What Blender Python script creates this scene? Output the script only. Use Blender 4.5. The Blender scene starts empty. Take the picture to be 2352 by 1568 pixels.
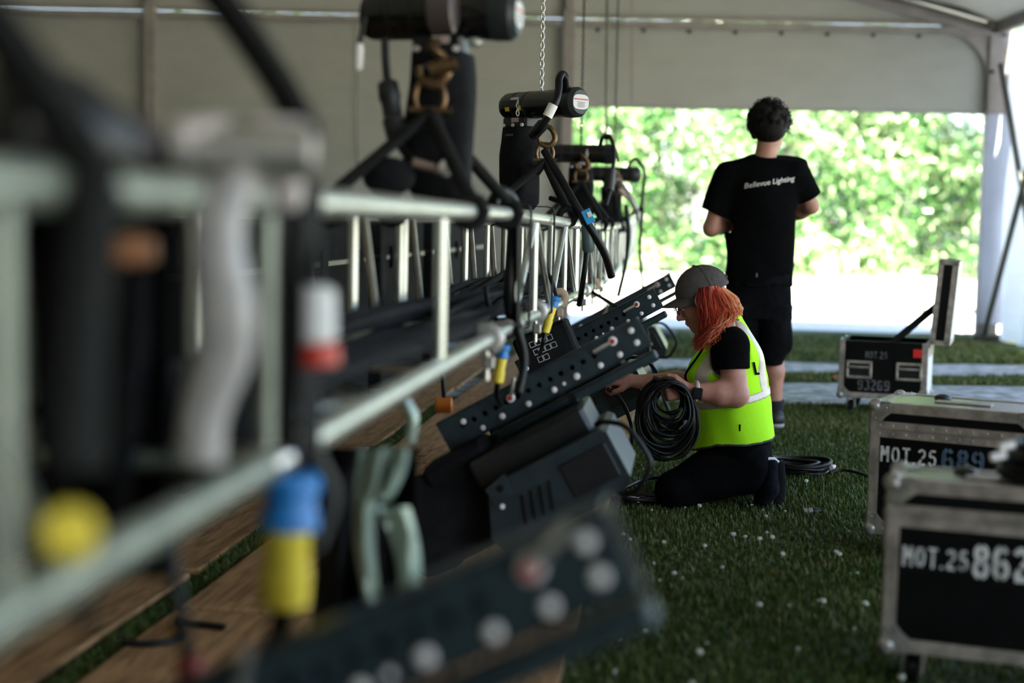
import bpy, bmesh, math, random
import numpy as np
from mathutils import Vector, Matrix, noise as mnoise
from mathutils.bvhtree import BVHTree

random.seed(7)
rng = np.random.default_rng(11)
SC = bpy.context.scene
COL = SC.collection
PI = math.pi

# ------------------------------------------------------------------ camera
FPX, CX, CY = 3267.0, 1176.0, 784.0
HC = 1.10
PITCH, ROLL = math.atan(277.0 / FPX), math.radians(1.1)
_f = Vector((0, math.cos(PITCH), -math.sin(PITCH)))
_u0 = Vector((0, math.sin(PITCH), math.cos(PITCH)))
_r0 = Vector((1, 0, 0))
_R = math.cos(ROLL) * _r0 + math.sin(ROLL) * _u0
_U = -math.sin(ROLL) * _r0 + math.cos(ROLL) * _u0
cam_d = bpy.data.cameras.new('camera')
cam = bpy.data.objects.new('camera', cam_d)
COL.objects.link(cam)
cam.matrix_world = Matrix(((_R.x, _U.x, -_f.x, 0), (_R.y, _U.y, -_f.y, 0), (_R.z, _U.z, -_f.z, HC), (0, 0, 0, 1)))
cam_d.sensor_width = 36.0
cam_d.lens = FPX / 2352.0 * 36.0
cam_d.clip_start = 0.05
cam_d.clip_end = 300
cam_d.dof.use_dof = True
cam_d.dof.focus_distance = 5.8
cam_d.dof.aperture_fstop = 1.3
SC.camera = cam

# ------------------------------------------------------------------ world, sun, exposure
SUN_ELEV, SUN_AZ = math.radians(57), math.radians(8)      # the sun stands behind the camera, to its right
w = bpy.data.worlds.new('sky'); SC.world = w
w.use_nodes = True
_n = w.node_tree.nodes
_bg = _n['Background']
_sky = _n.new('ShaderNodeTexSky')
_sky.sky_type = 'NISHITA'
_sky.sun_disc = False
_sky.sun_elevation = SUN_ELEV
_sky.sun_rotation = PI - SUN_AZ
_sky.air_density = 1.0
_sky.dust_density = 1.5
w.node_tree.links.new(_sky.outputs[0], _bg.inputs[0])
_bg.inputs[1].default_value = 0.34
sun_d = bpy.data.lights.new('sun', 'SUN')
sun_d.energy = 17.0
sun_d.angle = math.radians(0.53)
sun_d.color = (1.0, 0.95, 0.86)
sun = bpy.data.objects.new('sun', sun_d)
COL.objects.link(sun)
_sd = Vector((math.sin(SUN_AZ) * math.cos(SUN_ELEV), -math.cos(SUN_AZ) * math.cos(SUN_ELEV), math.sin(SUN_ELEV)))
sun.rotation_euler = _sd.to_track_quat('Z', 'Y').to_euler()
sun.location = _sd * 40
SC.view_settings.view_transform = 'Standard'
SC.view_settings.look = 'None'
SC.view_settings.gamma = 1.0
SC.view_settings.use_curve_mapping = False
SC.view_settings.exposure = 1.45

SC.cycles.max_bounces = 6
SC.cycles.glossy_bounces = 2
SC.cycles.transmission_bounces = 2

# ------------------------------------------------------------------ helpers
def P(px, py, y):
    """a point of the place, y metres ahead of the camera position"""
    d = _f * FPX + _R * (px - CX) - _U * (py - CY)
    p = d * (y / d.y)
    return Vector((p.x, p.y, p.z + HC))

def tag(o, label=None, cat=None, group=None, kind=None):
    if label: o['label'] = label
    if cat: o['category'] = cat
    if group: o['group'] = group
    if kind: o['kind'] = kind
    return o

WM = {}
def empty(name, loc=(0, 0, 0), rz=0.0, label=None, cat=None, group=None, kind=None, mat4=None):
    o = bpy.data.objects.new(name, None)
    o.empty_display_size = 0.1
    COL.objects.link(o)
    m = mat4 if mat4 is not None else Matrix.Translation(Vector(loc)) @ Matrix.Rotation(rz, 4, 'Z')
    o.matrix_world = m
    WM[o.name] = m.copy()
    return tag(o, label, cat, group, kind)

def link_mesh(name, me, mat, parent=None):
    o = bpy.data.objects.new(name, me)
    COL.objects.link(o)
    if mat is not None and len(me.materials) == 0: me.materials.append(mat)
    if parent is not None:
        o.parent = parent
        WM[o.name] = WM[parent.name]
    else:
        WM[o.name] = Matrix.Identity(4)
    return o

def np_mesh(name, verts, faces, smooth=True, sharp=None):
    """verts (n,3) array, faces (m,k) array"""
    me = bpy.data.meshes.new(name)
    verts = np.asarray(verts, dtype=np.float32); faces = np.asarray(faces, dtype=np.int32)
    k = faces.shape[1]
    me.vertices.add(len(verts)); me.vertices.foreach_set('co', verts.ravel())
    me.loops.add(faces.size); me.loops.foreach_set('vertex_index', faces.ravel())
    me.polygons.add(len(faces))
    me.polygons.foreach_set('loop_start', np.arange(0, faces.size, k, dtype=np.int32))
    me.polygons.foreach_set('use_smooth', np.full(len(faces), smooth, dtype=bool))
    me.update(calc_edges=True); me.validate()
    if sharp: me.set_sharp_from_angle(angle=math.radians(sharp))
    return me

def to_local(co, parent, local):
    if parent is None or local: return co
    inv = np.array(WM[parent.name].inverted())
    co = np.asarray(co, dtype=np.float64)
    return co @ inv[:3, :3].T + inv[:3, 3]

def ortho(t):
    t = Vector(t).normalized()
    a = Vector((0, 0, 1)) if abs(t.z) < 0.9 else Vector((1, 0, 0))
    u = t.cross(a).normalized()
    return u, t.cross(u).normalized()

class MB:
    """collects shapes; build() links them as ONE mesh object"""
    def __init__(s): s.v = []; s.f = []
    def _add(s, vs, fs, M=None):
        b = len(s.v)
        if M is not None: vs = [M @ Vector(v) for v in vs]
        s.v += [tuple(v) for v in vs]
        s.f += [tuple(b + i for i in f) for f in fs]
        return s
    def box(s, c, d, M=None, ch=0.0):
        c = Vector(c); hx, hy, hz = d[0] / 2, d[1] / 2, d[2] / 2
        if ch <= 0:
            vs = [(c.x + sx * hx, c.y + sy * hy, c.z + sz * hz) for sx in (-1, 1) for sy in (-1, 1) for sz in (-1, 1)]
            fs = [(0, 1, 3, 2), (4, 6, 7, 5), (0, 4, 5, 1), (2, 3, 7, 6), (0, 2, 6, 4), (1, 5, 7, 3)]
            return s._add(vs, fs, M)
        ch = min(ch, hx * .9, hy * .9, hz * .9)
        vs, ix = [], {}
        for sx in (-1, 1):
            for sy in (-1, 1):
                for sz in (-1, 1):
                    for a in range(3):
                        o = [hx - ch, hy - ch, hz - ch]; o[a] += ch
                        ix[(sx, sy, sz, a)] = len(vs)
                        vs.append((c.x + sx * o[0], c.y + sy * o[1], c.z + sz * o[2]))
        fs = []
        for a in range(3):
            b1, b2 = (a + 1) % 3, (a + 2) % 3
            for sg in (-1, 1):
                q = []
                for (p, r) in ((-1, -1), (1, -1), (1, 1), (-1, 1)):
                    k = [0, 0, 0]; k[a] = sg; k[b1] = p; k[b2] = r
                    q.append(ix[(k[0], k[1], k[2], a)])
                fs.append(tuple(q if sg > 0 else q[::-1]))
            for p in (-1, 1):
                for r in (-1, 1):
                    k0 = [0, 0, 0]; k0[b1] = p; k0[b2] = r
                    k0[a] = -1; A = tuple(k0); k0[a] = 1; B = tuple(k0)
                    q = [ix[A + (b1,)], ix[B + (b1,)], ix[B + (b2,)], ix[A + (b2,)]]
                    fs.append(tuple(q if p * r < 0 else q[::-1]))
        for sx in (-1, 1):
            for sy in (-1, 1):
                for sz in (-1, 1):
                    q = [ix[(sx, sy, sz, a)] for a in range(3)]
                    fs.append(tuple(q if sx * sy * sz > 0 else q[::-1]))
        return s._add(vs, fs, M)
    def tube(s, pts, r, n=8, caps=True, closed=False, M=None, flat=1.0):
        pts = [Vector(p) for p in pts]
        if n in (7, 8, 10): n = 12
        m = len(pts)
        rs = r if isinstance(r, (list, tuple)) else [r] * m
        vs, fs = [], []
        u = None
        for i, p in enumerate(pts):
            if closed: t = pts[(i + 1) % m] - pts[i - 1]
            else: t = pts[min(i + 1, m - 1)] - pts[max(i - 1, 0)]
            if t.length < 1e-9: t = Vector((0, 0, 1))
            t.normalize()
            if u is None: u, _ = ortho(t)
            u = (u - t * u.dot(t))
            if u.length < 1e-6: u, _ = ortho(t)
            u.normalize(); v = t.cross(u)
            for k in range(n):
                a = 2 * PI * k / n
                vs.append(p + (u * math.cos(a) + v * math.sin(a) * flat) * rs[i])
        for i in range(m if closed else m - 1):
            j = (i + 1) % m
            for k in range(n):
                l = (k + 1) % n
                fs.append((i * n + k, i * n + l, j * n + l, j * n + k))
        if caps and not closed:
            fs.append(tuple(range(n))[::-1]); fs.append(tuple((m - 1) * n + k for k in range(n)))
        return s._add(vs, fs, M)
    def cyl(s, a, b, r, n=12, r2=None, M=None):
        return s.tube([a, b], [r, r if r2 is None else r2], n, True, False, M)
    def lathe(s, a, b, prof, n=20, M=None, sq=None):
        """profile [(t along a->b, radius)]; sq=(su,sv) scales the two cross axes"""
        a, b = Vector(a), Vector(b)
        t = (b - a).normalized(); u, v = ortho(t); L = (b - a).length
        su, sv = sq or (1, 1)
        vs, fs = [], []
        for (tt, r) in prof:
            for k in range(n):
                an = 2 * PI * k / n
                vs.append(a + t * (tt * L) + u * (math.cos(an) * r * su) + v * (math.sin(an) * r * sv))
        m = len(prof)
        for i in range(m - 1):
            for k in range(n):
                l = (k + 1) % n
                fs.append((i * n + k, i * n + l, (i + 1) * n + l, (i + 1) * n + k))
        fs.append(tuple(range(n))[::-1]); fs.append(tuple((m - 1) * n + k for k in range(n)))
        return s._add(vs, fs, M)
    def ball(s, c, r, n=10, m=7, sc=(1, 1, 1), M=None):
        c = Vector(c); vs = [c + Vector((0, 0, -r * sc[2]))]; fs = []
        for i in range(1, m):
            ph = -PI / 2 + PI * i / m
            for k in range(n):
                a = 2 * PI * k / n
                vs.append(c + Vector((math.cos(ph) * math.cos(a) * r * sc[0], math.cos(ph) * math.sin(a) * r * sc[1], math.sin(ph) * r * sc[2])))
        vs.append(c + Vector((0, 0, r * sc[2])))
        for k in range(n):
            l = (k + 1) % n
            fs.append((0, 1 + l, 1 + k))
            for i in range(m - 2):
                fs.append((1 + i * n + k, 1 + i * n + l, 1 + (i + 1) * n + l, 1 + (i + 1) * n + k))
            fs.append((len(vs) - 1, 1 + (m - 2) * n + k, 1 + (m - 2) * n + l))
        return s._add(vs, fs, M)
    def prism(s, poly, a, b, M=None):
        """polygon [(u,v)] in the xz plane extruded along y from a to b"""
        n = len(poly)
        vs = [(p[0], a, p[1]) for p in poly] + [(p[0], b, p[1]) for p in poly]
        fs = [tuple(range(n)), tuple(range(2 * n - 1, n - 1, -1))]
        fs += [(i, n + i, n + (i + 1) % n, (i + 1) % n) for i in range(n)]
        return s._add(vs, fs, M)
    def quad(s, a, b, c, d): return s._add([a, b, c, d], [(0, 1, 2, 3)])
    def mesh(s, name, parent=None, local=False, sharp=35, smooth=True):
        me = bpy.data.meshes.new(name)
        co = to_local(np.array(s.v), parent, local)
        me.from_pydata([tuple(c) for c in co], [], s.f)
        bm = bmesh.new(); bm.from_mesh(me); bmesh.ops.recalc_face_normals(bm, faces=bm.faces); bm.to_mesh(me); bm.free()
        if smooth:
            me.polygons.foreach_set('use_smooth', np.ones(len(me.polygons), dtype=bool))
            me.set_sharp_from_angle(angle=math.radians(sharp))
        me.update()
        return me
    def build(s, name, mat, parent=None, local=False, sharp=35, smooth=True):
        return link_mesh(name, s.mesh(name, parent, local, sharp, smooth), mat, parent)

def instance(name, me, parent, loc=(0, 0, 0), rot=None):
    """another object that shares mesh data, placed in its parent's frame"""
    o = bpy.data.objects.new(name, me)
    COL.objects.link(o)
    o.parent = parent
    o.matrix_local = Matrix.Translation(Vector(loc)) @ (rot if rot is not None else Matrix.Identity(4))
    WM[o.name] = WM[parent.name] @ o.matrix_local
    return o

def copy_tree(o, parent=None):
    c = o.copy(); COL.objects.link(c)
    c.parent = parent
    if parent is not None: c.matrix_parent_inverse = o.matrix_parent_inverse.copy()
    WM[c.name] = WM.get(o.name, Matrix.Identity(4))
    for ch in list(o.children): copy_tree(ch, c)
    return c

def smooth_path(pts, n=8):
    """Catmull-Rom through the points"""
    pts = [Vector(p) for p in pts]
    q = [pts[0] * 2 - pts[1]] + pts + [pts[-1] * 2 - pts[-2]]
    out = []
    for i in range(1, len(q) - 2):
        for k in range(n):
            t = k / n
            a, b, c, d = q[i - 1], q[i], q[i + 1], q[i + 2]
            out.append(0.5 * ((2 * b) + (c - a) * t + (2 * a - 5 * b + 4 * c - d) * t * t + (3 * b - a - 3 * c + d) * t ** 3))
    out.append(pts[-1])
    return out

# ------------------------------------------------------------------ materials
def new_mat(name):
    m = bpy.data.materials.new(name); m.use_nodes = True
    nt = m.node_tree
    return m, nt, nt.nodes['Principled BSDF']

def mat(name, col, rough=0.5, metal=0.0, var=0.0, scale=8.0, bump=0.0, bscale=60.0, spec=0.5, coat=0.0, col2=None, detail=4.0, rvar=0.0):
    m, nt, b = new_mat(name)
    b.inputs['Base Color'].default_value = (*col, 1)
    b.inputs['Roughness'].default_value = rough
    b.inputs['Metallic'].default_value = metal
    b.inputs['Specular IOR Level'].default_value = spec
    if coat: b.inputs['Coat Weight'].default_value = coat; b.inputs['Coat Roughness'].default_value = .15
    tc = nt.nodes.new('ShaderNodeTexCoord')
    if var or col2:
        nz = nt.nodes.new('ShaderNodeTexNoise'); nz.inputs['Scale'].default_value = scale; nz.inputs['Detail'].default_value = detail
        nt.links.new(tc.outputs['Object'], nz.inputs['Vector'])
        rp = nt.nodes.new('ShaderNodeValToRGB')
        c1 = col if col2 else tuple(c * (1 - var) for c in col); c2 = col2 or tuple(min(1, c * (1 + var)) for c in col)
        rp.color_ramp.elements[0].position = .35; rp.color_ramp.elements[1].position = .65
        rp.color_ramp.elements[0].color = (*c1, 1); rp.color_ramp.elements[1].color = (*c2, 1)
        nt.links.new(nz.outputs['Fac'], rp.inputs['Fac']); nt.links.new(rp.outputs['Color'], b.inputs['Base Color'])
        if rvar:
            mr = nt.nodes.new('ShaderNodeMapRange'); mr.inputs['To Min'].default_value = max(0, rough - rvar); mr.inputs['To Max'].default_value = rough + rvar
            nt.links.new(nz.outputs['Fac'], mr.inputs['Value']); nt.links.new(mr.outputs['Result'], b.inputs['Roughness'])
    if bump:
        nb = nt.nodes.new('ShaderNodeTexNoise'); nb.inputs['Scale'].default_value = bscale; nb.inputs['Detail'].default_value = 3
        nt.links.new(tc.outputs['Object'], nb.inputs['Vector'])
        bp = nt.nodes.new('ShaderNodeBump'); bp.inputs['Strength'].default_value = bump; bp.inputs['Distance'].default_value = .01
        nt.links.new(nb.outputs['Fac'], bp.inputs['Height']); nt.links.new(bp.outputs['Normal'], b.inputs['Normal'])
    return m

def fabric_mat(name, col, trans, tcol, bump=.15, bscale=3.0):
    """white tent vinyl: lets a share of the daylight through"""
    m = bpy.data.materials.new(name); m.use_nodes = True
    nt = m.node_tree; nt.nodes.clear()
    out = nt.nodes.new('ShaderNodeOutputMaterial'); mx = nt.nodes.new('ShaderNodeMixShader')
    df = nt.nodes.new('ShaderNodeBsdfDiffuse'); tr = nt.nodes.new('ShaderNodeBsdfTranslucent')
    tc = nt.nodes.new('ShaderNodeTexCoord'); nz = nt.nodes.new('ShaderNodeTexNoise'); nz.inputs['Scale'].default_value = bscale
    mp = nt.nodes.new('ShaderNodeMapping'); mp.inputs['Scale'].default_value = (1, 1, 2.2)
    rp = nt.nodes.new('ShaderNodeValToRGB'); bp = nt.nodes.new('ShaderNodeBump')
    rp.color_ramp.elements[0].position = .3; rp.color_ramp.elements[1].position = .7
    rp.color_ramp.elements[0].color = (*(c * .92 for c in col), 1); rp.color_ramp.elements[1].color = (*col, 1)
    bp.inputs['Strength'].default_value = bump; bp.inputs['Distance'].default_value = .08
    mx.inputs[0].default_value = trans; tr.inputs[0].default_value = (*tcol, 1)
    L = nt.links.new
    L(tc.outputs['Object'], mp.inputs[0]); L(mp.outputs[0], nz.inputs['Vector']); L(nz.outputs['Fac'], rp.inputs[0]); L(rp.outputs[0], df.inputs[0])
    L(nz.outputs['Fac'], bp.inputs['Height']); L(bp.outputs[0], df.inputs['Normal'])
    L(df.outputs[0], mx.inputs[1]); L(tr.outputs[0], mx.inputs[2]); L(mx.outputs[0], out.inputs[0])
    return m

def attr_mat(name, ramp, rough=.6, spec=.4, trans=0.0, scale=3.0, attr='tint', weight=.5):
    """colour from a per-piece random attribute mixed with a soft noise"""
    m, nt, b = new_mat(name)
    at = nt.nodes.new('ShaderNodeAttribute'); at.attribute_name = attr
    tc = nt.nodes.new('ShaderNodeTexCoord'); nz = nt.nodes.new('ShaderNodeTexNoise'); nz.inputs['Scale'].default_value = scale; nz.inputs['Detail'].default_value = 3
    mx = nt.nodes.new('ShaderNodeMath'); mx.operation = 'MULTIPLY'; mx.inputs[1].default_value = weight
    m2 = nt.nodes.new('ShaderNodeMath'); m2.operation = 'MULTIPLY_ADD'; m2.inputs[1].default_value = 1 - weight
    rp = nt.nodes.new('ShaderNodeValToRGB')
    els = rp.color_ramp.elements
    while len(els) < len(ramp): els.new(.5)
    for e, (p, c) in zip(els, ramp): e.position = p; e.color = (*c, 1)
    L = nt.links.new
    L(tc.outputs['Object'], nz.inputs['Vector']); L(at.outputs['Fac'], mx.inputs[0]); L(nz.outputs['Fac'], m2.inputs[0]); L(mx.outputs[0], m2.inputs[2])
    L(m2.outputs[0], rp.inputs[0]); L(rp.outputs[0], b.inputs['Base Color'])
    b.inputs['Roughness'].default_value = rough; b.inputs['Specular IOR Level'].default_value = spec
    if trans:
        tr = nt.nodes.new('ShaderNodeBsdfTranslucent'); ms = nt.nodes.new('ShaderNodeMixShader'); ms.inputs[0].default_value = trans
        out = nt.nodes['Material Output']
        L(rp.outputs[0], tr.inputs[0]); L(b.outputs[0], ms.inputs[1]); L(tr.outputs[0], ms.inputs[2]); L(ms.outputs[0], out.inputs[0])
    return m

M = {}
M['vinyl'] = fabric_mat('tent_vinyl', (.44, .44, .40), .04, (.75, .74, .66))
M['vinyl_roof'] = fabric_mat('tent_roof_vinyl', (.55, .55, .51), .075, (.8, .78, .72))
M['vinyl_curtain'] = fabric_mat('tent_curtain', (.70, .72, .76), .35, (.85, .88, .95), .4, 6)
M['frame'] = mat('tent_frame_aluminium', (.30, .27, .25), .6, .0, .12, 5, spec=.25)
M['frame_dark'] = mat('tent_brace_steel', (.06, .065, .055), .45, .5, .2, 9)
M['alu'] = mat('truss_aluminium', (.62, .63, .58), .34, .82, .10, 14, rvar=.08)
M['alu_dull'] = mat('dull_aluminium', (.42, .40, .38), .45, .75, .25, 25, rvar=.1)
M['black'] = mat('black_powder_coat', (.011, .011, .013), .42, 0, .25, 30, .05, 300)
M['black_gloss'] = mat('black_gloss_paint', (.008, .008, .009), .22, 0, .2, 20)
M['black_cloth'] = mat('black_cloth', (.009, .009, .011), .9, 0, .3, 14, .3, 60, spec=.2)
M['webbing'] = mat('black_webbing', (.010, .010, .010), .8, 0, .3, 90, .4, 240, spec=.2)
M['rubber'] = mat('black_rubber_cable', (.0045, .0045, .005), .42, 0, .2, 40, spec=.3)
M['fixture'] = mat('fixture_blue_black', (.026, .043, .053), .40, .2, .2, 20, .06, 350)
M['steel'] = mat('bright_steel', (.75, .72, .70), .28, .9, .1, 30)
M['zinc'] = mat('pale_zinc_bolt', (.95, .90, .90), .45, .0, .03, 60)
M['bronze'] = mat('bronze_hook', (.17, .10, .05), .38, .8, .2, 40)
M['red'] = mat('red_button', (.55, .03, .015), .4)
M['orange'] = mat('orange_plastic', (.80, .22, .03), .45)
M['blue'] = mat('blue_connector', (.015, .22, .62), .4)
M['yellow'] = mat('yellow_tape', (.95, .72, .06), .5, 0, .05, 40)
M['white'] = mat('white_print', (.72, .70, .68), .6)
M['white_tape'] = mat('white_tape', (.75, .74, .74), .5, 0, .05, 50)
M['grey_print'] = mat('faint_grey_print', (.11, .11, .12), .7, 0, .5, 35)
M['blue_print'] = mat('blue_grey_stencil', (.07, .12, .19), .7, 0, .4, 45)
M['white_stencil'] = mat('white_stencil', (.66, .65, .65), .7, 0, .35, 60)
M['panel'] = mat('black_laminate', (.0035, .0035, .004), .45, 0, .3, 12, .03, 500, spec=.2)
M['lid_top'] = mat('black_laminate_top', (.010, .010, .010), .24, 0, .3, 12, .05, 60, spec=.35)
# ------------------------------------------------------------------ the ground
TA = math.atan(398.8 / FPX)                      # the truss runs this much to the right of the view
TD = Vector((math.sin(TA), math.cos(TA), 0)); TN = Vector((math.cos(TA), -math.sin(TA), 0))
def line_x(y, off): return .1221 * y + off       # x of a line parallel to the truss
WY = 14.3                                        # the tent's end wall
XR, XL = P(2292, 150, WY).x, P(345, 150, WY).x - 4.2
XM = P(1305, 150, WY).x
EAVE = 3.08

def ground_mat():
    m, nt, b = new_mat('shaded_lawn')
    tc = nt.nodes.new('ShaderNodeTexCoord'); L = nt.links.new
    n1 = nt.nodes.new('ShaderNodeTexNoise'); n1.inputs['Scale'].default_value = 1.3; n1.inputs['Detail'].default_value = 6
    n2 = nt.nodes.new('ShaderNodeTexNoise'); n2.inputs['Scale'].default_value = 45; n2.inputs['Detail'].default_value = 5
    r1 = nt.nodes.new('ShaderNodeValToRGB'); r2 = nt.nodes.new('ShaderNodeValToRGB')
    r1.color_ramp.elements[0].color = (.035, .075, .012, 1); r1.color_ramp.elements[1].color = (.085, .085, .022, 1)
    r1.color_ramp.elements[0].position = .42; r1.color_ramp.elements[1].position = .66
    r2.color_ramp.elements[0].color = (.25, .25, .25, 1); r2.color_ramp.elements[1].color = (1.2, 1.2, 1.2, 1)
    r2.color_ramp.elements[0].position = .3; r2.color_ramp.elements[1].position = .7
    mx = nt.nodes.new('ShaderNodeMix'); mx.data_type = 'RGBA'; mx.blend_type = 'MULTIPLY'; mx.inputs[0].default_value = 1
    L(tc.outputs['Object'], n1.inputs['Vector']); L(tc.outputs['Object'], n2.inputs['Vector'])
    L(n1.outputs['Fac'], r1.inputs[0]); L(n2.outputs['Fac'], r2.inputs[0])
    L(r1.outputs[0], mx.inputs[6]); L(r2.outputs[0], mx.inputs[7]); L(mx.outputs[2], b.inputs['Base Color'])
    bp = nt.nodes.new('ShaderNodeBump'); bp.inputs['Strength'].default_value = 1; bp.inputs['Distance'].default_value = .03
    L(n2.outputs['Fac'], bp.inputs['Height']); L(bp.outputs[0], b.inputs['Normal'])
    b.inputs['Roughness'].default_value = .8; b.inputs['Specular IOR Level'].default_value = .25
    return m
M['lawn'] = ground_mat()
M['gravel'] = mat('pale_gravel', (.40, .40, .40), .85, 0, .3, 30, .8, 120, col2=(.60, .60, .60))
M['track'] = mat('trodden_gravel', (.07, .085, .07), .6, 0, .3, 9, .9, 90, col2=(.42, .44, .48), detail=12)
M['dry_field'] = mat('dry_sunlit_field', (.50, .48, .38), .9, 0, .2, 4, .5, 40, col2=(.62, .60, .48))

floor = MB().box((0, 7, -.05), (140, 150, .1)).build('floor', M['lawn'], smooth=False)
tag(floor, kind='structure', label='green lawn under the tent and beyond')
def strip(name, x0, x1, y0, y1, z, m, label, wob=.12, seed=1, n=60):
    """an irregular ground patch, a little proud of the lawn"""
    rs = random.Random(seed); mb = MB()
    vs, fs = [], []
    for i in range(n + 1):
        x = x0 + (x1 - x0) * i / n
        a = y0 + wob * mnoise.noise((x * .9, seed, 0)) * 2; b = y1 + wob * mnoise.noise((x * .9, seed + 9, 0)) * 2
        for k in range(5): vs.append((x, a + (b - a) * k / 4, z if 0 < k < 4 else -.004))
    for i in range(n):
        for k in range(4): fs.append((i * 5 + k, (i + 1) * 5 + k, (i + 1) * 5 + k + 1, i * 5 + k + 1))
    mb._add(vs, fs)
    return tag(mb.build(name, m), label, None, None, 'structure')
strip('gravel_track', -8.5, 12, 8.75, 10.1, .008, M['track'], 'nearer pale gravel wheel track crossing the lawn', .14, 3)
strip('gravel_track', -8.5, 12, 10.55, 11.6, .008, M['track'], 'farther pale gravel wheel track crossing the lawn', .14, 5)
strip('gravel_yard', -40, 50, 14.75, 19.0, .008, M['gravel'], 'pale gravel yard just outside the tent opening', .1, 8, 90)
strip('dry_field', -45, 55, 18.3, 40.0, .012, M['dry_field'], 'sunlit dry pale field in front of the hedge', .2, 4, 90)
strip('dry_field', 8.0, 50, -30.0, 14.8, .010, M['dry_field'], 'sunlit dry pale field beside the open tent side', .05, 6, 60)

# ------------------------------------------------------------------ the tent
def sag_panel(name, corners, m, parent, n=14, amp=.03, seed=0, thick=.004):
    """a fabric panel between four corners with soft wrinkles; a closed thin skin"""
    a, b, c, d = [Vector(q) for q in corners]
    nr = (b - a).cross(d - a).normalized()
    vs, fs = [], []
    for side in (0, 1):
        for i in range(n + 1):
            for k in range(n + 1):
                u, v = i / n, k / n
                p = a * (1 - u) * (1 - v) + b * u * (1 - v) + c * u * v + d * (1 - u) * v
                e = math.sin(PI * u) * math.sin(PI * v)
                w_ = mnoise.noise((p.x * 1.1 + seed, p.y * 1.1, p.z * .5)) * amp * e
                vs.append(p + nr * (w_ + side * thick))
    N = (n + 1) * (n + 1)
    for side in (0, 1):
        for i in range(n):
            for k in range(n):
                q = [side * N + i * (n + 1) + k, side * N + (i + 1) * (n + 1) + k, side * N + (i + 1) * (n + 1) + k + 1, side * N + i * (n + 1) + k + 1]
                fs.append(tuple(q if side else q[::-1]))
    mb = MB(); mb._add(vs, fs)
    co = to_local(np.array(mb.v), parent, False)
    return link_mesh(name, np_mesh(name, co, np.array(fs)), m, parent)

posts = [XL, P(345, 150, WY).x, XM, XR]
RIDGE_X = (XL + XR) / 2; SLOPE = .265
def roof_z(x): return EAVE + .04 + (RIDGE_X - XL - abs(x - RIDGE_X)) * SLOPE
wall_back = empty('wall_back', (0, WY, 0), label='white vinyl end wall of the tent with a raised door flap', kind='structure')
for i, x in enumerate(posts):
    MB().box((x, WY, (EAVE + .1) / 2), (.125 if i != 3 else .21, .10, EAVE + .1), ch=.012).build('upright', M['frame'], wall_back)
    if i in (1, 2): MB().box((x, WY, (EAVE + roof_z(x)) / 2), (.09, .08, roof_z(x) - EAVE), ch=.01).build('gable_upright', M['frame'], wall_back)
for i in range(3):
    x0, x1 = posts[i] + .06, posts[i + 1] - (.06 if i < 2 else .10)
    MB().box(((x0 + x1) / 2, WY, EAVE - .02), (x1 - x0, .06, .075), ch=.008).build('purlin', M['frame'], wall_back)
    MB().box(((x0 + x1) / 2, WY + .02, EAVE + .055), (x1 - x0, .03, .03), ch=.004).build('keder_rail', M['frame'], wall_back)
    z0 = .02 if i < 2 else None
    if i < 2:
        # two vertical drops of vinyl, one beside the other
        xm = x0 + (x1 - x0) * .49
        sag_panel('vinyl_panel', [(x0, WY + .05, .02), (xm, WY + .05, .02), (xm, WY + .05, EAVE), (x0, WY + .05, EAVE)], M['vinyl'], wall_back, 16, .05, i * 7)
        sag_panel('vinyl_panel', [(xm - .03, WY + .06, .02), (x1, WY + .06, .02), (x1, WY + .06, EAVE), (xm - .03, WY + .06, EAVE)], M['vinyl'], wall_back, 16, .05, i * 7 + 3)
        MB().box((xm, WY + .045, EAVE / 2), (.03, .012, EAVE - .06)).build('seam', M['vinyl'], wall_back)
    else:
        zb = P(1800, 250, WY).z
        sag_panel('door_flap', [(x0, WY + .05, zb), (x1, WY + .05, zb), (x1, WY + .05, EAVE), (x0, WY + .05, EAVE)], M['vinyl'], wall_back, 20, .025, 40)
        MB().tube([(x0, WY + .05, zb), (x1, WY + .05, zb)], .018, 8).build('hem_pole', M['vinyl'], wall_back)
        for sx in (.28, .52, .76):
            zz = zb + (EAVE - zb) * sx
            MB().box(((x0 + x1) / 2, WY + .047, zz), (x1 - x0, .004, .018)).build('welded_seam', M['vinyl'], wall_back)
        for k in range(9):
            xx = x0 + (x1 - x0) * (k + .5) / 9
            MB().cyl((xx, WY + .03, EAVE - .075), (xx, WY + .055, EAVE - .075), .022, 10).build('grommet', M['frame_dark'], wall_back)
for i in range(3):
    x0, x1 = posts[i], posts[i + 1]
    xs = [x0] + ([RIDGE_X] if x0 < RIDGE_X < x1 else []) + [x1]
    for a, b in zip(xs[:-1], xs[1:]):
        sag_panel('gable_panel', [(a, WY + .05, EAVE + .03), (b, WY + .05, EAVE + .03), (b, WY + .05, roof_z(b)), (a, WY + .05, roof_z(a))], M['vinyl'], wall_back, 10, .02, 60 + i)
# curved knee plates between purlin and uprights, cables of the corner
def knee(x, sgn, parent):
    poly = [(x, EAVE - .06), (x + sgn * .42, EAVE - .06)]
    for k in range(7):
        a = PI / 2 * k / 6
        poly.append((x + sgn * (.42 - .40 * math.sin(a)), EAVE - .06 - .40 * (1 - math.cos(a)) * 1.0))
    poly.append((x, EAVE - .50))
    MB().prism(poly, WY - .012, WY + .012).build('knee_plate', M['frame'], parent)
knee(XR - .10, -1, wall_back)
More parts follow.
